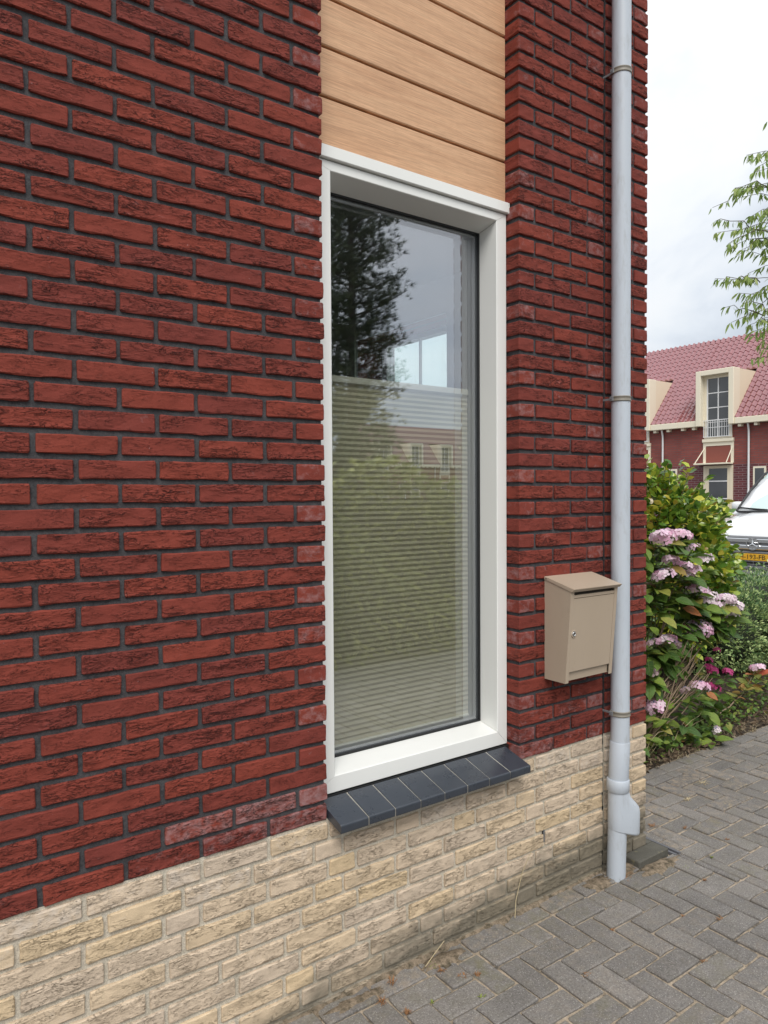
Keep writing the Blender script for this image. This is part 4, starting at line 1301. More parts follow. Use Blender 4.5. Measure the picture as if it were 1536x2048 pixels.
# bare woody stems leaning to the right
for i in range(30):
    a = Vector((4.0+rg.uniform(-.08, .12), 0.74+rg.uniform(-.06, .1), 0.10+rg.uniform(0, .14)))
    b = Vector((4.36+rg.uniform(-.10, .14), 0.60+rg.uniform(-.04, .10), 0.62+rg.uniform(-.18, .20)))
    stem_part(hy, wiggle(a, b, 6, .020, rg, -.03), 0.0052 if i % 4 else 0.0085, 0.0022, MAT['twig'], 5, 'woody_stem')
for i in range(14):
    a = Vector((3.95+rg.uniform(-.1, .1), .72+rg.uniform(-.05, .1), .05)); b = a + Vector((rg.uniform(-.12, .25), rg.uniform(-.1, .1), rg.uniform(.2, .42)))
    stem_part(hy, wiggle(a, b, 4, .02, rg), 0.005, 0.0025, MAT['twig'], 5, 'woody_stem')

lowhy = thing('magenta_hydrangea', 'low hydrangea with small magenta flower heads under the leaning pink one', 'hydrangea', (4.72, 0.80, 0.02))
bag = []
for (p, r) in [((4.726,0.703,0.452),0.040), ((4.70,.71,.475),.026), ((4.815,0.639,0.441),0.036), ((4.84,.65,.425),.026), ((4.70,0.70,0.352),0.033), ((4.755,0.688,0.325),0.036), ((4.734,0.692,0.262),0.026), ((4.756,0.685,0.589),0.022), ((4.714,0.714,0.520),0.024)]:
    p = Vector(p)
    flower_head(lowhy, p, r, MAT['magenta'], rg, tilt=(.3, -.1), lace=False, flat=.7)
    stem_part(lowhy, wiggle((4.72+rg.uniform(-.06,.06), .80, .02), p-Vector((0, 0, .01)), 4, .015, rg), .004, .0025, MAT['stem'], 5)
    leaves_round(lowhy, p-Vector((0, -.02, .03)), 4, .075, rg, HME, .1, .02, bag=bag)
for i in range(90):
    p = Vector((rg.uniform(4.20, 4.86), rg.uniform(.60, .86), 0)); p.z = rg.uniform(.05, .36 if p.x < 4.6 else .27)
    bag.append((p, Vector((rg.uniform(-1, 1), rg.uniform(-1, .4), rg.uniform(-.4, .5))), rg.uniform(-.6, .6), rg.uniform(.06, .12)))
for i in range(34):
    p = Vector((rg.uniform(3.78, 4.25), rg.uniform(.60, .74), rg.uniform(.04, .30)))
    bag.append((p, Vector((rg.uniform(-1, 1), rg.uniform(-1, .4), rg.uniform(-.4, .5))), rg.uniform(-.6, .6), rg.uniform(.07, .12)))
plant_leaves(lowhy, bag, HME, HSH, MAT['hydleaf'], 190, rg)

small = thing('reddening_hydrangea', 'small hydrangea sprig with reddening leaves and one pink head on the soil', 'hydrangea', (5.40, 0.92, 0.02))
AME = [shape_mesh('leaf', s, MAT['autumnleaf']) for s in HSH[:3]]
flower_head(small, (5.57, .825, .325), .055, MAT['pink'], rg, tilt=(.3, .1))
stem_part(small, wiggle((4.95, .80, .06), (5.35, .83, .14), 4, .01, rg), .006, .005, MAT['twig'], 5)
stem_part(small, wiggle((5.35, .83, .14), (5.57, .83, .31), 4, .008, rg), .005, .003, MAT['stem'], 5)
bag = []
for (p, n, s) in [((5.36,.83,.20), 7, .085), ((5.48,.83,.22), 8, .095), ((5.56,.82,.29), 7, .10), ((5.62,.82,.27), 6, .09), ((5.27,.84,.17), 5, .07)]:
    leaves_round(small, p, n, s, rg, AME, .45, .01, bag=bag)
plant_leaves(small, bag, AME, HSH[:3], MAT['autumnleaf'], 60, rg)

# ------------------------------------------------------------------ glossy shrub behind the hydrangea
sh = thing('glossy_shrub', 'big yellow green glossy leaved shrub standing behind the pink hydrangea', 'shrub', (5.80, 1.75, 0.02))
SSH = [leaf_shape(1, w_, f_, dr_, 3) for (w_, f_, dr_) in ((.62,.16,.1), (.70,.10,.2), (.56,.25,.05), (.64,.05,.3), (.60,.3,.15))]
SME = [shape_mesh('leaf', s, MAT['shrubleaf']) for s in SSH]
def shrub_point(rg):
    while True:
        x, y, z = rg.uniform(4.95, 6.55), rg.uniform(1.10, 2.45), rg.uniform(.30, 1.95)
        ex = ((x-5.69)/.76)**2 + ((y-1.77)/.575)**2 + ((z-1.0)/.82)**2
        lump = 0.16*math.sin(x*9+z*5)+0.14*math.sin(z*11+y*7)
        if ex < 1+lump and ex > 0.42: return Vector((x, y, z)), ex
bag = []
for i in range(7200):
    p, ex = shrub_point(rg)
    out = (p-Vector((5.80, 1.72, 0.9)))
    d = Vector((out.x/.7, out.y/.6, out.z/.9)).normalized()*0.8 + Vector((rg.uniform(-1,1), rg.uniform(-1,1), rg.uniform(-.6,.9)))
    bag.append((p, d, rg.uniform(-1.1, 1.1), rg.uniform(.062, .098)))
for k in range(26):      # shoots that stick out of the outline
    ph = rg.uniform(math.pi*.95, math.pi*2.05); el = rg.uniform(.1, 1.45)
    d = Vector((math.cos(ph)*math.cos(el), math.sin(ph)*math.cos(el), math.sin(el)))
    a = Vector((5.68, 1.78, .98)) + Vector((d.x*.66, d.y*.52, d.z*.74))
    b = a + d*rg.uniform(.10, .24) + Vector((0, 0, .03))
    stem_part(sh, wiggle(a, b, 3, .012, rg), .004, .002, MAT['twig'], 5, 'shoot')
    for u in (.2, .45, .65, .85, 1.0):
        w = rg.uniform(0, 6.28)
        bag.append((a.lerp(b, u), d*.8+Vector((math.cos(w), math.sin(w), rg.uniform(-.3, .5))), rg.uniform(-1, 1), rg.uniform(.065, .092)))
plant_leaves(sh, bag, SME, SSH, MAT['shrubleaf'], 300, rg)
for k in range(16):
    a = Vector((5.75+rg.uniform(-.12, .12), 1.8+rg.uniform(-.1, .1), .02)); p, ex = shrub_point(rg)
    stem_part(sh, wiggle(a, p, 5, .05, rg), .013, .004, MAT['twig'], 5, 'branch')

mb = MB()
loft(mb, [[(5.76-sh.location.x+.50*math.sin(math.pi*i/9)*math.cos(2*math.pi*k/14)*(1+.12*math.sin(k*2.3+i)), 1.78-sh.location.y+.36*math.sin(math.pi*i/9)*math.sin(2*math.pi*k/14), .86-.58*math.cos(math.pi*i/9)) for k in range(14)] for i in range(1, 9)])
mb.build('shade_core', MAT['darkcore'], sh)  # solid dark core, painted shade inside the shrub, no real twigs

# ------------------------------------------------------------------ clipped boxwood hedge
hd = thing('clipped_hedge', 'rounded grey green boxwood hedge beside the glossy shrub in front of the car', 'hedge', (6.75, 1.75, 0.0))
BSH = [leaf_shape(1, .5, .2, .1, 2), leaf_shape(1, .42, .3, .2, 2)]
ms_ = []; tn = []
def hedge_blob(c, r, n, s0, s1):
    for i in range(n):
        z = rg.uniform(-.75, 1); ph = rg.uniform(0, 6.283); q_ = math.sqrt(1-z*z)
        d = Vector((q_*math.cos(ph), q_*math.sin(ph), z))
        lump = 1 + .07*math.sin(d.x*17+c[0]*5)+.07*math.sin(d.z*19+d.y*11) + .05*math.sin(d.y*31+d.x*23)
        k_ = lump*(1-abs(rg.gauss(0, .055)))
        p = Vector((c[0]+d.x*r[0]*k_, c[1]+d.y*r[1]*k_, c[2]+d.z*r[2]*k_))
        if p.z < .01: continue
        dd = d + Vector((rg.uniform(-.9, .9), rg.uniform(-.9, .9), rg.uniform(-.2, 1.0)))
        ms_.append(placed(p, dd, rg.uniform(-1, 1), rg.uniform(s0, s1))); tn.append(min(1, max(0, rg.gauss(.30+.26*max(0, d.z), .20))))
hedge_blob((6.45, 1.75, .39), (.62, .58, .43), 12000, .024, .042)
hedge_blob((7.25, 1.72, .39), (.75, .62, .43), 11000, .024, .042)
hedge_blob((8.2, 1.75, .42), (.70, .60, .48), 2500, .03, .05)
kind(scatter_mesh('hedge_foliage', BSH, [Matrix.Translation(-hd.location) @ m for m in ms_], MAT['hedgeleaf'], hd, tints=tn), 'stuff')
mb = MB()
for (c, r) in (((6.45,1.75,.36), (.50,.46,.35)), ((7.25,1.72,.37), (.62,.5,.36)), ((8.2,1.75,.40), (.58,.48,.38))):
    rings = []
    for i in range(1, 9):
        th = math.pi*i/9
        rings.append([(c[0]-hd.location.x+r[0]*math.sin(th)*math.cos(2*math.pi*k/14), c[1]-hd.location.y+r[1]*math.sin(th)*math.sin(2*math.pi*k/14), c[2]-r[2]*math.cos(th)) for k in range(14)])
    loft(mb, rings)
mb.build('shade_core', MAT['darkcore'], hd)  # dark solid blobs stand in for the shaded inside of the hedge

# ------------------------------------------------------------------ young tree, right
tr_ = thing('cherry_tree', 'young tree with thin drooping light green leaves against the sky', 'tree', (7.60, 1.15, 0.0))
stem_part(tr_, [(7.60, 1.15, -.02), (7.61, 1.16, 1.2), (7.58, 1.14, 2.4), (7.60, 1.17, 3.6), (7.58, 1.15, 4.8), (7.6, 1.15, 5.7)], .05, .012, MAT['bark'], 10, 'trunk')
TSH = [leaf_shape(1, .27, .15, .45, 3), leaf_shape(1, .24, .25, .65, 3), leaf_shape(1, .30, .1, .3, 3)]
ms_ = []
def twig_with_leaves(a, b, n, s):
    pts = wiggle(a, b, 5, .03, rg, .05)
    stem_part(tr_, pts, .006, .002, MAT['bark'], 5, 'branch')
    for i in range(n):
        u = rg.uniform(.12, 1.02); k_ = min(4, int(u*5)); p = pts[k_].lerp(pts[k_+1], u*5-k_)
        d = Vector((b)) - Vector((a)); d.normalize()
        w = rg.uniform(0, 6.28)
        dd = d*.45 + Vector((math.cos(w)*.55, math.sin(w)*.55, rg.uniform(-1.3, -.25)))
        ms_.append(placed(p, dd, rg.uniform(-1, 1), s*rg.uniform(.7, 1.2)))
tips = [((7.15,1.56,5.22),44), ((6.98,1.68,4.90),40), ((6.88,1.74,4.58),60), ((7.0,1.62,4.72),40), ((6.74,1.83,4.16),60), ((6.80,1.78,4.00),52), ((6.98,1.64,4.3),50), ((7.05,1.6,4.05),34),
        ((6.72,1.84,3.72),56), ((6.95,1.68,3.50),40), ((6.85,1.75,3.30),34), ((7.0,1.65,3.20),36), ((7.05,1.6,3.05),34), ((7.0,1.62,2.95),36)]
for (b, n) in tips:
    b = Vector(b)
    a = Vector((7.6+rg.uniform(-.05, .05), 1.15, b.z+rg.uniform(-.15, .25)))
    twig_with_leaves(a, b, int(n*1.15), .085)
    for k in range(2):
        c_ = a.lerp(b, rg.uniform(.45, .7)); e2 = c_ + (b-a)*rg.uniform(.25, .45) + Vector((rg.uniform(-.12, .12), rg.uniform(-.25, .2), rg.uniform(-.16, .18)))
        twig_with_leaves(c_, e2, n//2, .08)
for k in range(80):
    w = rg.uniform(-2.4, 3.3); h = rg.uniform(3.1, 5.3); r = (1.0-.25*abs(h-3.4)/2)*rg.uniform(.6, 1.0)
    a = Vector((7.6, 1.15, h)); b = a + Vector((r*math.cos(w), r*math.sin(w), rg.uniform(0, .3)))
    twig_with_leaves(a, b, 30, .085)
kind(scatter_mesh('crown', TSH, [Matrix.Translation(-tr_.location) @ m for m in ms_], MAT['treeleaf'], tr_), 'stuff')

# ------------------------------------------------------------------ litter, weeds, straw
def tuft(mb, p, n, h, spread, rg, w=.0016):
    for i in range(n):
        a = Vector(p)+Vector((rg.uniform(-1,1)*spread*.4, rg.uniform(-1,1)*spread*.25, 0))
        ph = rg.uniform(0, 6.28); L = h*rg.uniform(.5, 1.1)
        t1 = a + Vector((math.cos(ph)*spread*.5, math.sin(ph)*spread*.5, L*.7)); t2 = a + Vector((math.cos(ph)*spread*rg.uniform(.7, 1.3), math.sin(ph)*spread, L*rg.uniform(.4, 1.0)))
        s = Vector((-math.sin(ph), math.cos(ph), 0))*w
        mb.add([a-s, a+s, t1+s*.8, t1-s*.8, t2], [(0,1,2,3), (3,2,4)])
rw = MB(); gw = MB()
weeds = [(2.70,-.075,0,26,.016,.030,'r'), (2.66,-.10,0,14,.010,.03,'r'), (2.73,-.05,0,18,.014,.03,'r'), (2.015,-.415,0,18,.012,.02,'r'), (1.36,-.105,0,26,.02,.02,'r'), (1.40,-.19,0,20,.018,.016,'r'), (1.62,-.10,0,24,.02,.018,'r'), (1.66,-.165,0,20,.018,.018,'r'), (1.71,-.19,0,14,.016,.014,'r'),
 (2.30,-.30,0,14,.012,.012,'r'), (2.92,-.31,0,18,.012,.014,'r'), (2.60,-.405,0,10,.010,.01,'r'), (2.70,-.51,0,10,.008,.03,'r'), (3.13,-.22,0,10,.012,.010,'g'), (2.95,-.205,0,12,.010,.018,'g'), (3.35,-.17,0,14,.014,.014,'r'), (3.30,.02,0,14,.014,.014,'r'), (3.19,.13,0,18,.014,.026,'r'), (2.405,-.61,0,10,.01,.014,'r'), (1.50,-.20,0,10,.012,.012,'g'), (1.64,-.28,0,12,.014,.016,'g'), (1.30,-.42,0,10,.012,.012,'g'),
 (1.62,-.055,0,14,.014,.02,'g'), (1.45,-.045,0,18,.02,.025,'r'), (3.62,.20,0,20,.012,.03,'s'), (3.9,.28,0,26,.012,.04,'s'), (4.05,.13,0,20,.012,.03,'s'), (3.72,.03,0,16,.012,.03,'s')]
sw_ = MB()
for (x, y, z, n, h, sp, k_) in weeds: tuft(rw if k_ == 'r' else gw if k_ == 'g' else sw_, (x, y, z-.004), n, h, sp, rg)
kind(rw.build('rusty_weeds', MAT['rustweed']), 'stuff')
kind(gw.build('green_weeds', MAT['greenweed']), 'stuff')
# dry grass and dead leaves along the bed's edge
for i in range(150):
    x = 2.98+rg.random()**1.3*3.4
    tuft(sw_, (x, .60+rg.uniform(-.05, .12)+.03*math.sin(x*7), rg.uniform(-.005, .01)), 5, rg.uniform(.015, .05), rg.uniform(.03, .07), rg, .0013)
kind(sw_.build('dry_grass', MAT['straw']), 'stuff')
ms_ = []
for i in range(1100):
    x = 2.98+rg.random()**1.3*3.6
    p = Vector((x, .60+abs(rg.gauss(0, .10+max(0, x-4.4)*.16))-.045, .012+rg.uniform(0, .025)))
    ms_.append(placed(p, Vector((rg.uniform(-1,1), rg.uniform(-1,1), rg.uniform(-.3,.5))), rg.uniform(-2, 2), rg.uniform(.018, .05)))
kind(scatter_mesh('leaf_litter', [leaf_shape(1, .5, .4, .4, 2), leaf_shape(1, .35, .6, -.5, 2)], ms_, MAT['deadleaf']), 'stuff')
gms = []
for i in range(1500):
    x = 2.98+rg.random()**1.2*3.6
    p = Vector((x, .62+rg.uniform(-.02, .16)+max(0, x-4.6)*.35*rg.random(), .02+rg.uniform(0, .09)))
    gms.append(placed(p, Vector((rg.uniform(-1,1), rg.uniform(-1,.4), rg.uniform(-.2,.9))), rg.uniform(-1, 1), rg.uniform(.02, .045)))
kind(scatter_mesh('ground_cover', SSH, gms, MAT['hydleaf']), 'stuff')
for (pts, lab) in (([(2.055, -.030, .004), (2.075, -.016, .06), (2.12, -.006, .15), (2.175, -.010, .235)], 'long dry straw leaning against the pale bricks near the drainpipe'),
                   ([(1.585, -.055, .006), (1.64, -.035, .018), (1.70, -.022, .040)], 'short dry straw lying at the foot of the pale brick base')):
    o = MB().tube(pts, [.0018, .0016, .0013, .0008][:len(pts)], 6).build('straw', MAT['straw'], None, True)
    tag(o, lab, 'straw')
for i in range(9):
    a = Vector((3.7+rg.uniform(-.1, .7), .60+rg.uniform(0, .12), .02)); b = a+Vector((rg.uniform(.1, .4), rg.uniform(-.08, .05), rg.uniform(.08, .24)))
    stem_part(lowhy, wiggle(a, b, 5, .012, rg, .05), .0018, .0010, MAT['straw'], 5, 'dry_stalk')

# ------------------------------------------------------------------ row houses
def house_meshes():
    D = {}
    Wd = 5.30
    EZ, RZ, RX = 5.86, 11.05, 4.36
    mb = MB().quadbox(0, Wd, 0, 0.3, 3.262, EZ-.05); D['wall'] = mb.mesh('wall', MAT['farbrick'])
    mb = MB().quadbox(0, Wd, -0.006, 0.3, -0.3, 3.26); D['base_wall'] = mb.mesh('base_wall', MAT['farbase'])
    D['rear'] = MB().quadbox(0, Wd, 2*RX-.3, 2*RX, -.3, EZ).quadbox(0, .2, .3, 2*RX-.3, -.3, EZ).quadbox(Wd-.2, Wd, .3, 2*RX-.3, -.3, EZ).mesh('rear_wall', MAT['farbrick'])
    # pantiles: each course laps the one below, each tile a wave
    sl = math.hypot(RX+.25, RZ-EZ+.3); nrow = 18; ncol = 16; seg = 6
    sd = Vector((0, (RX+.25)/sl, (RZ-EZ+.3)/sl)); up = Vector((0, -sd.z, sd.y)); o0 = Vector((0, -.25, EZ-.3+.22))
    V = []; F = []
    prof = [0.0, .010, .075, .120, .110, .045]
    for r_ in range(nrow):
        b0 = len(V); n_ = ncol*seg+1
        for e_, lift in ((0, .050), (1.06, .010)):
            for i in range(n_):
                h = prof[i % seg]
                p = o0 + sd*(sl*(r_+e_)/nrow) + up*(lift+h*1.25); V.append((Wd*i/(n_-1), p.y, p.z))
        hole = lambda i: 1.32 < Wd*(i+.5)/(n_-1) < 3.36 and (o0+sd*(sl*(r_+.5)/nrow)).y < 2.2
        for i in range(n_-1):
            if not hole(i): F.append((b0+i, b0+i+1, b0+n_+i+1, b0+n_+i))
        b1 = len(V)
        V += V[b0:b0+n_]
        for i in range(n_):
            p = o0 + sd*(sl*r_/nrow) + up*(-.01+prof[i % seg]*.2); V.append((Wd*i/(n_-1), p.y, p.z))
        for i in range(n_-1):
            if not hole(i): F.append((b1+n_+i, b1+n_+i+1, b1+i+1, b1+i))
    D['roof'] = MB().add(V, F).mesh('roof_tiles', MAT['tile'], True)
    D['rearroof'] = MB().add([(0, RX, RZ+.15), (Wd, RX, RZ+.15), (Wd, 2*RX+.25, EZ-.1), (0, 2*RX+.25, EZ-.1)], [(0,1,2,3)]).mesh('rear_roof', MAT['ridge'])
    mb = MB()
    for i in range(14): mb.tube([(Wd*i/14, RX, RZ+.16), (Wd*(i+1)/14+.02, RX, RZ+.16)], [.125, .105], 8)
    D['ridge'] = mb.mesh('ridge_tiles', MAT['ridge'], True)
    # eaves board with corbels; interrupted by the dormer
    dl, dr_ = 1.20, 3.46
    D['fascia'] = MB().quadbox(0, dl, -.42, -.02, EZ-.36, EZ-.02, 0, .02).mesh('fascia', MAT['creamtrim'])
    D['fascia2'] = MB().quadbox(dr_, Wd, -.42, -.02, EZ-.36, EZ-.02, 0, .02).mesh('fascia', MAT['creamtrim'])
    D['corbel'] = MB().quadbox(-.09, .09, -.30, -.01, EZ-.52, EZ-.365).mesh('corbel', MAT['creamtrim'])
    # dormer: deep box frame, cheeks running back into the slope
    DT, DB = 8.66, EZ-.36
    fx = -.50
    mb = MB().quadbox(dl, dl+.30, fx, .20, DB, DT, 0, .02).quadbox(dr_-.30, dr_, fx, .20, DB, DT, 0, .02).quadbox(dl+.30, dr_-.30, fx, .20, DT-.28, DT, 0, .02)
    D['surround'] = mb.mesh('dormer', MAT['creamtrim'])
    yb_ = (DT-EZ)/((RZ-EZ)/RX)+.35
    V = []; F = []
    for X in (dl+.02, dr_-.02):
        b0 = len(V)
        V += [(X, .20, EZ-.1), (X, .20, DT-.03), (X, yb_, DT-.03)]
    F = [(0,1,2), (5,4,3), (0,3,4,1), (1,4,5,2)]
    D['cheeks'] = MB().add(V, F).mesh('dormer_cheek', MAT['cream'])
    # tall french window through the eaves, panel and door below
    wl, wr = dl+.30, dr_-.30
    WB, WT = 4.78, DT-.28
    mb = MB().quadbox(wl, wl+.14, -.09, .16, WB, WT).quadbox(wr-.14, wr, -.09, .16, WB, WT).quadbox(wl+.14, wr-.14, -.09, .16, WT-.16, WT).quadbox(wl+.14, wr-.14, -.09, .16, WB, WB+.10)
    D['wframe'] = mb.mesh('window_frame', MAT['creamtrim'])
    mb = MB().quadbox(wl+.14, wr-.14, -.035, -.015, WB+.10, WT-.16); D['wpane'] = mb.mesh('window_pane', MAT['farglass'])
    mb = MB().quadbox(wl+.14, wl+.22, -.07, -.02, WB+.10, WT-.16).quadbox(wr-.22, wr-.14, -.07, -.02, WB+.10, WT-.16).quadbox((wl+wr)/2-.03, (wl+wr)/2+.03, -.065, -.02, WB+.1, WT-.16)
    for k in range(1, 4):
        z = WB+.1+(WT-.26-WB)*k/4; mb.quadbox(wl+.14, wr-.14, -.058, -.022, z-.025, z+.025)
    D['muntin'] = mb.mesh('glazing_bar', MAT['whitetrim'])
    mb = MB().quadbox(wl-.02, wr+.02, -.16, -.13, WB+1.02, WB+1.07).quadbox(wl-.02, wr+.02, -.16, -.13, WB+.08, WB+.12).quadbox(wl-.02, wr+.02, -.155, -.135, WB+.62, WB+.65)
    for k in range(13):
        x = wl+(wr-wl)*k/12; mb.quadbox(x-.012, x+.012, -.157, -.133, WB+.10, WB+1.04)
    D['rail'] = mb.mesh('balcony_railing', MAT['whitetrim'])
    D['ledge'] = MB().quadbox(wl-.10, wr+.10, -.14, .05, WB-.20, WB-.02, 0, .01).quadbox(wl-.08, wl+.08, -.05, .05, 3.36, WB-.2).quadbox(wr-.08, wr+.08, -.05, .05, 3.36, WB-.2).quadbox(wl+.08, wr-.08, -.05, .05, WB-.42, WB-.2).mesh('panel_frame', MAT['creamtrim'])
    D['panel'] = MB().quadbox(wl+.08, wr-.08, -.02, .04, 3.40, WB-.42).mesh('facade_panel', MAT['panel'])
    mb = MB().quadbox(wl-.35, wr+.05, -.62, -.02, 3.28, 3.36, 0, .01)
    mb.tube([(wl-.28, -.58, 3.36), (wl, -.03, 4.25)], .028, 6).tube([(wr-.05, -.58, 3.36), (wr-.0, -.03, 4.25)], .028, 6)
    D['canopy'] = mb.mesh('canopy', MAT['creamtrim'])
    mb = MB().quadbox(wl-.05, wl+.13, -.06, .06, 0, 3.22).quadbox(wr-.13, wr+.05, -.06, .06, 0, 3.22).quadbox(wl+.13, wr-.13, -.06, .06, 3.06, 3.22).quadbox(wl+.13, wr-.13, -.045, .05, 0, .35).quadbox(wl+.13, wl+.28, -.045, .05, .35, 3.06).quadbox(wr-.28, wr-.13, -.045, .05, .35, 3.06)
    D['dframe'] = mb.mesh('glazed_door', MAT['cream'])
    D['dpane'] = MB().quadbox(wl+.28, wr-.28, -.028, -.012, .35, 3.06).mesh('door_pane', MAT['farglass'])
    D['dbar'] = MB().quadbox(wl+.28, wr-.28, -.05, -.02, 1.3, 1.36).quadbox(wl+.28, wr-.28, -.05, -.02, 2.3, 2.36).mesh('door_bar', MAT['whitetrim'])
    mb = MB().tube([(4.12, -.20, EZ-.36), (4.12, -.14, EZ-.55), (4.12, -.09, EZ-.75), (4.12, -.09, 1.7)], .055, 8).tube([(4.12, -.09, 1.75), (4.12, -.09, -.1)], .07, 8)
    D['downpipe'] = mb.mesh('downpipe', MAT['whitetrim'], True)
    # ground floor side window
    mb = MB().quadbox(-.0+4.35, 5.05, -.05, .05, .9, 3.10)
    D['sidewin'] = mb.mesh('ground_window', MAT['creamtrim'])
    D['sidepane'] = MB().quadbox(4.45, 4.95, -.06, -.02, 1.0, 3.0).mesh('ground_pane', MAT['farglass'])
    return D
HM = house_meshes()
def row_house(loc, rz, label, group):
    t = thing('row_house', label, 'house', loc, rz, group)
    for k_ in ('wall', 'base_wall', 'rear', 'roof', 'rearroof', 'ridge', 'fascia', 'fascia2', 'panel', 'canopy', 'rail', 'ledge', 'downpipe'):
        o = link(HM[k_].name.split('.')[0], HM[k_], t)
        if k_ == 'roof': kind(o, 'stuff')
    for x in (.25, .95, 3.7, 4.6): link('corbel', HM['corbel'], t, (x, 0, 0))
    d_ = link('dormer', HM['surround'], t); link('dormer_cheek', HM['cheeks'], d_)
    w_ = link('window_frame', HM['wframe'], t); link('window_pane', HM['wpane'], w_); link('glazing_bar', HM['muntin'], w_)
    g_ = link('glazed_door', HM['dframe'], t); link('door_pane', HM['dpane'], g_); link('door_bar', HM['dbar'], g_)
    s_ = link('ground_window', HM['sidewin'], t); link('ground_pane', HM['sidepane'], s_)
    return t
for y0, lab in ((28.33, 'red tiled row house with cream dormer, partly behind the near brick corner'), (23.03, 'red tiled row house whose tall dormer window shows above the glossy shrub'),
                (17.73, 'red tiled row house behind the white car'), (12.43, 'red tiled row house beyond the young tree')):
    row_house((40.0, y0, 0), -math.pi/2, lab, 'terrace of red tiled houses beyond the shrubs')
for x0, lab in ((80.0, 'terrace house across the street, first in the window reflection'), (74.7, 'terrace house across the street mirrored next to the window edge'), (69.4, 'terrace house across the street mirrored in the middle of the blind'),
                (64.1, 'terrace house across the street mirrored beside the dark pine'), (58.8, 'terrace house across the street mostly behind the mirrored pine')):
    row_house((x0, -76.0, 0), math.pi, lab, 'terrace across the street mirrored in the window')

# ------------------------------------------------------------------ white car
car = thing('parked_car', 'white car parked nose first behind the clipped hedge, yellow number plate', 'car', (11.86, 4.11, 0.0))
def sect(hw, z0, z1, ztop_in, n=None):
    """half outline mirrored: rounded section at one station"""
    r = min(.16, hw*.3)
    pts = [(-hw*.86, z0), (-hw, z0+.14), (-hw*1.0, z0+(z1-z0)*.55), (-hw*.985, z1-.10), (-hw*.90, z1-.015), (-hw*.5, z1+ztop_in*.8), (0, z1+ztop_in)]
    return pts + [(-y, z) for (y, z) in reversed(pts[:-1])]
st = [(0.02, .58, .34, .60, .03), (.05, .70, .26, .70, .03), (.14, .80, .22, .79, .035), (.35, .86, .20, .885, .04), (.8, .885, .20, .975, .05), (1.15, .89, .20, 1.02, .05), (1.5, .895, .20, 1.05, .03), (3.6, .895, .22, 1.08, .03), (4.15, .87, .26, 1.05, .02), (4.28, .78, .34, .98, .02)]
mb = MB()
loft(mb, [[(x, y, z) for (y, z) in sect(hw, z0, z1, zi)] for (x, hw, z0, z1, zi) in st])
body = mb.build('body', MAT['carpaint'], car, True)
# cabin
gs = [(0.98, .78, 1.00, 1.03), (1.12, .775, 1.00, 1.14), (1.45, .74, 1.02, 1.38), (1.75, .69, 1.03, 1.54), (2.05, .66, 1.03, 1.625), (2.6, .65, 1.03, 1.655), (3.4, .64, 1.05, 1.62), (4.0, .62, 1.05, 1.42), (4.2, .66, 1.02, 1.08)]
mb = MB()
def cab(x, hw, z0, z1): return [(x, -hw-.07, z0), (x, -hw-.03, z0+(z1-z0)*.5), (x, -hw, z1-.06*min(1, (z1-z0)*3)), (x, -hw*.75, z1-.012), (x, 0, z1+.012), (x, hw*.75, z1-.012), (x, hw, z1-.06*min(1, (z1-z0)*3)), (x, hw+.03, z0+(z1-z0)*.5), (x, hw+.07, z0)]
loft(mb, [cab(*g_) for g_ in gs])
mb.build('roof', MAT['carpaint'], car, True)
# windscreen: bowed sheet a little proud of the cabin's front
V = []; F = []
for i in range(9):
    u = i/8
    x = 1.03+(1.86-1.03)*u; z = 1.065+(1.585-1.065)*(u**.90); hw = .735-.115*u
    for k in range(9):
        v = -1+2*k/8
        V.append((x-.035+.085*v*v, hw*v, z+.012*(1-v*v)))
for i in range(8):
    for k in range(8): F.append((i*9+k, i*9+k+1, i*9+k+10, i*9+k+9))
ws = MB().add(V, F).build('windscreen', MAT['carglass'], car, True)
for sgn in (-1, 1):
    mb = MB().tube([(1.02, .755*sgn, 1.05), (1.45, .715*sgn, 1.335), (1.84, .645*sgn, 1.575), (2.2, .625*sgn, 1.645)], .020, 6); mb.build('roof_trim', MAT['carblack'], car, True)
    V = [(1.45, .775*sgn, 1.08), (3.5, .735*sgn, 1.10), (3.2, .665*sgn, 1.52), (1.95, .685*sgn, 1.50)]
    MB().add(V, [(0,1,2,3) if sgn < 0 else (3,2,1,0)]).build('side_glass', MAT['carglass'], car)
    mb = MB().quadbox(1.30, 1.48, .90*sgn-.09, .90*sgn+.09, 1.05, 1.18, 0, .03); mb.build('wing_mirror', MAT['carpaint'], car, True)
    mb = MB(); loft(mb, [[(x, sgn*y, z) for (y, z) in ((.46, .66), (.78, .70), (.80, .78), (.70, .80), (.46, .76))] for x in (.03, .22)])
    for q_ in range(5): pass
    hl = mb.build('headlight', MAT['lens'], car, True)
    for wx in (.82, 3.42):
        mb = MB(); loft(mb, [[(wx+rr*math.cos(2*math.pi*k/24), sgn*y, .31+rr*math.sin(2*math.pi*k/24)) for k in range(24)] for (rr, y) in ((.20, .70), (.29, .70), (.31, .74), (.31, .86), (.29, .895), (.21, .895))])
        wh = mb.build('wheel', MAT['tyre'], car, True)
        mb = MB(); loft(mb, [[(wx+rr*math.cos(2*math.pi*k/20), sgn*y, .31+rr*math.sin(2*math.pi*k/20)) for k in range(20)] for (rr, y) in ((.205, .88), (.205, .899), (.17, .885), (.04, .895))])
        mb.build('rim', MAT['chrome'], wh, True)
for s in (-.38, .22):
    MB().tube([(.985, s, 1.072), (1.02, s+.28, 1.085), (1.06, s+.52, 1.10)], .012, 6).build('wiper', MAT['carblack'], car)
MB().quadbox(.93, 1.02, -.72, .72, 1.035, 1.058, 0, .008).build('scuttle', MAT['carblack'], car)
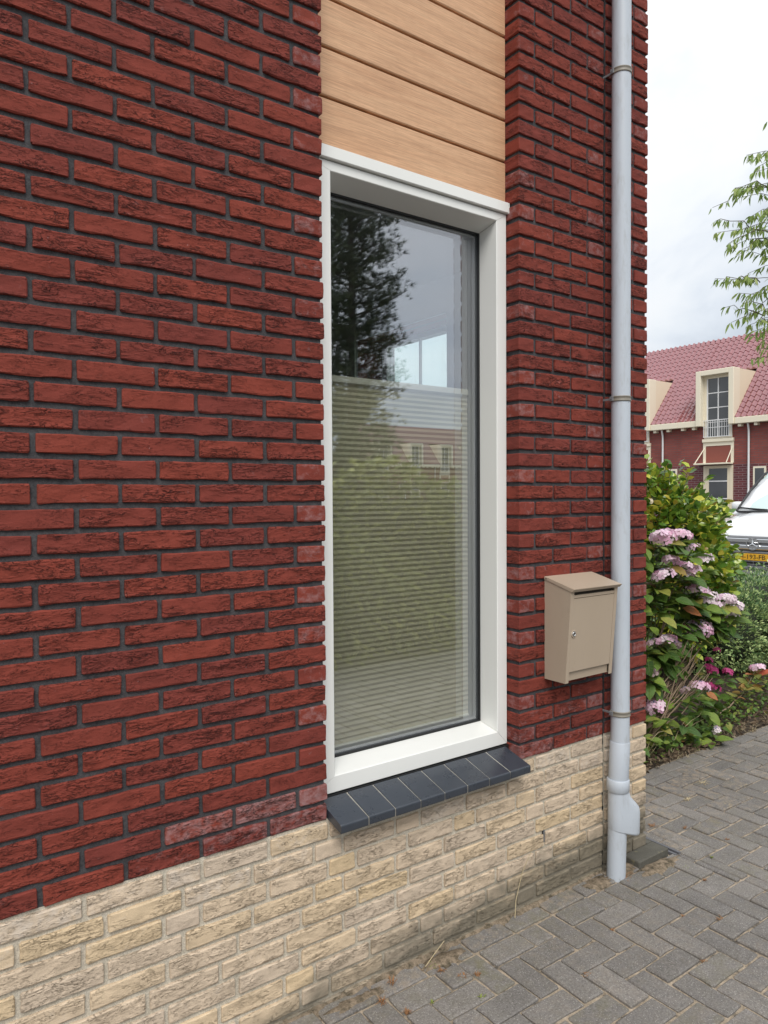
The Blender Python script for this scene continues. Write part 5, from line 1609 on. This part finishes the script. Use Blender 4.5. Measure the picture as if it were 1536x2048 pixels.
# grille with chrome bars and the ringed three-pointed emblem
mb = MB().quadbox(-.012, .10, -.43, .43, .555, .745, 0, .02); gr = mb.build('grille', MAT['cargrey'], car)
mb = MB()
for z in (.605, .690): mb.quadbox(-.030, .0, -.43, .43, z-.026, z+.026, 0, .008)
mb.build('grille_bar', MAT['chrome'], gr)
mb = MB()
for k in range(28):
    w = 2*math.pi*k/28; w2 = 2*math.pi*(k+1)/28
    b0 = len(mb.v)
    for (rr, x) in ((.088, -.040), (.102, -.040), (.102, -.026), (.088, -.026)):
        for ww in (w, w2): mb.v.append((x, rr*math.cos(ww), (.648+.79*rr*math.sin(ww)))); mb.t.append(None)
    for q_ in range(4):
        q2 = (q_+1) % 4
        mb.f.append((b0+2*q_, b0+2*q_+1, b0+2*q2+1, b0+2*q2)); mb.mi.append(0)
for k in range(3):
    w = math.pi/2 + 2*math.pi*k/3
    c_, s_ = math.cos(w), math.sin(w)
    V = [(-.040, .015*-s_, .648+.012*c_), (-.040, .015*s_, .648-.012*c_), (-.036, .092*c_, .648+.073*s_), (-.050, .0, .648), (-.026, .015*-s_, .648+.012*c_), (-.026, .015*s_, .648-.012*c_)]
    mb.add(V, [(0,2,3), (1,3,2), (4,2,0), (5,1,2)])
mb.build('emblem', MAT['chrome'], gr)
MB().quadbox(-.020, .10, -.62, .62, .520, .552, 0, .01).build('bumper_strip', MAT['cargrey'], car)
mb = MB().quadbox(.012, .12, -.66, .66, .365, .518, 0, .01); lg = mb.build('lower_intake', MAT['carblack'], car)
mb = MB()
for z in (.385, .425, .47): mb.quadbox(-.006, .012, -.64, .64, z-.004, z+.004)
for k in range(9): mb.quadbox(-.004, .010, -.62+k*.155-.003, -.62+k*.155+.003, .372, .512)
mb.build('intake_grid', MAT['chrome'], lg)
MB().quadbox(-.015, .12, -.70, .70, .305, .362, 0, .02).build('lower_lip', MAT['cargrey'], car)
pl = MB().quadbox(-.046, -.026, -.26, .26, .437, .523, 0, .003).build('number_plate', MAT['plate'], car)
fc = bpy.data.curves.new('plate_text', 'FONT'); fc.body = 'H-193-FB'; fc.size = .115; fc.align_x = 'CENTER'; fc.align_y = 'CENTER'; fc.extrude = .0008
to_ = bpy.data.objects.new('plate_text', fc); COL.objects.link(to_)
dg = bpy.context.evaluated_depsgraph_get(); dg.update()
me = bpy.data.meshes.new_from_object(to_.evaluated_get(dg)); bpy.data.objects.remove(to_); me.materials.clear(); me.materials.append(MAT['platetext'])
lt = link('plate_lettering', me, pl)
me.transform(Matrix.Translation((-.0475, 0, .480)) @ Euler((math.pi/2, 0, -math.pi/2)).to_matrix().to_4x4() @ Matrix.Diagonal((.92, .70, 1, 1)))
# a tall van: stretch the shell, keep the wheels round
done_ = set()
for o in [o for o in bpy.data.objects if o.parent is not None and (o.parent == car or o.parent.parent == car)]:
    if o.name.startswith(('wheel', 'rim')) or o.data.name in done_: continue
    done_.add(o.data.name)
    o.data.transform(Matrix.Diagonal((0.92, 1.05, 1.27, 1)))

# ------------------------------------------------------------------ across the street (seen mirrored in the window)
pine = thing('pine_tree', 'tall dark pine across the drive, mirrored in the upper window pane', 'tree', (7.75, -9.4, -.09))
stem_part(pine, [(7.75, -9.4, -.1), (7.77, -9.4, 4), (7.74, -9.42, 8.6)], .16, .03, MAT['bark'], 9, 'trunk')
NSH = []
for _ in range(4):
    V = []; F = []
    for k in range(7):
        d = Vector((1, rg.uniform(-.75, .75), rg.uniform(-.55, .75))).normalized()
        L = rg.uniform(.6, 1.0); s = Vector((0, 0, 1)).cross(d).normalized()*.045
        o_ = d*rg.uniform(0, .15); b0 = len(V)
        V += [tuple(o_-s), tuple(o_+s), tuple(d*L)]
        F.append((b0, b0+1, b0+2))
    NSH.append((V, F))
ms_ = []
for k in range(250):
    h = 1.0+7.6*(k/250.0)
    rmax = 1.14*(1-((h-4.6)/4.6)**2*.72) if h > 4.6 else 1.14*(.40+.60*(h-1)/3.6)
    w = k*2.39996 + rg.uniform(-.4, .4)
    rr = rmax*rg.uniform(.62, 1.08)
    a = Vector((7.75, -9.4, h-.3)); b = a + Vector((rr*math.cos(w), rr*math.sin(w), rr*rg.uniform(.15, .55)))
    if k % 2 == 0: stem_part(pine, [a, a.lerp(b, .5)+Vector((0,0,-.05)), b], .022, .007, MAT['bark'], 4, 'limb')
    for i in range(62):
        u = rg.uniform(.12, 1.0)**.8
        p = a.lerp(b, u) + Vector((rg.gauss(0, .10), rg.gauss(0, .10), rg.gauss(0, .09)))
        d = (b-a).normalized()*.7 + Vector((rg.uniform(-.7, .7), rg.uniform(-.7, .7), rg.uniform(-.1, 1.1)))
        ms_.append(placed(p, d, rg.uniform(0, 6), rg.uniform(.10, .19)))
kind(scatter_mesh('crown', NSH, [Matrix.Translation(-pine.location) @ m for m in ms_], MAT['needle'], pine), 'stuff')

sth = thing('street_hedge', 'yellow green hedge across the drive, mirrored in the lower window', 'hedge', (7.0, -4.3, -.09))
ms_ = []
for i in range(15000):
    x = rg.uniform(2.4, 11.0)
    top = 1.95+.14*math.sin(x*1.7)+.09*math.sin(x*4.3)+.05*math.sin(x*9.1)
    z = top*rg.random()**.75
    y = -3.72 - .10*math.sin(x*2.3+z*2) - .12*math.sin(z*5+x*3) - abs(rg.gauss(0, .16)) - .35*(z/top)**4
    d = Vector((rg.uniform(-.9, .9), rg.uniform(.1, 1), rg.uniform(-.5, .9)))
    ms_.append(placed(Vector((x, y, z-.08)), d, rg.uniform(-1, 1), rg.uniform(.07, .13)))
kind(scatter_mesh('hedge_foliage', BSH, [Matrix.Translation(-sth.location) @ m for m in ms_], MAT['streetleaf'], sth), 'stuff')
mb = MB().quadbox(2.5-7, 10.9-7, -4.65+4.3, -4.04+4.3, -.02, 1.70, 0, .2); mb.build('shade_core', MAT['darkcore'], sth)  # dark block painted as the shade behind the leaves
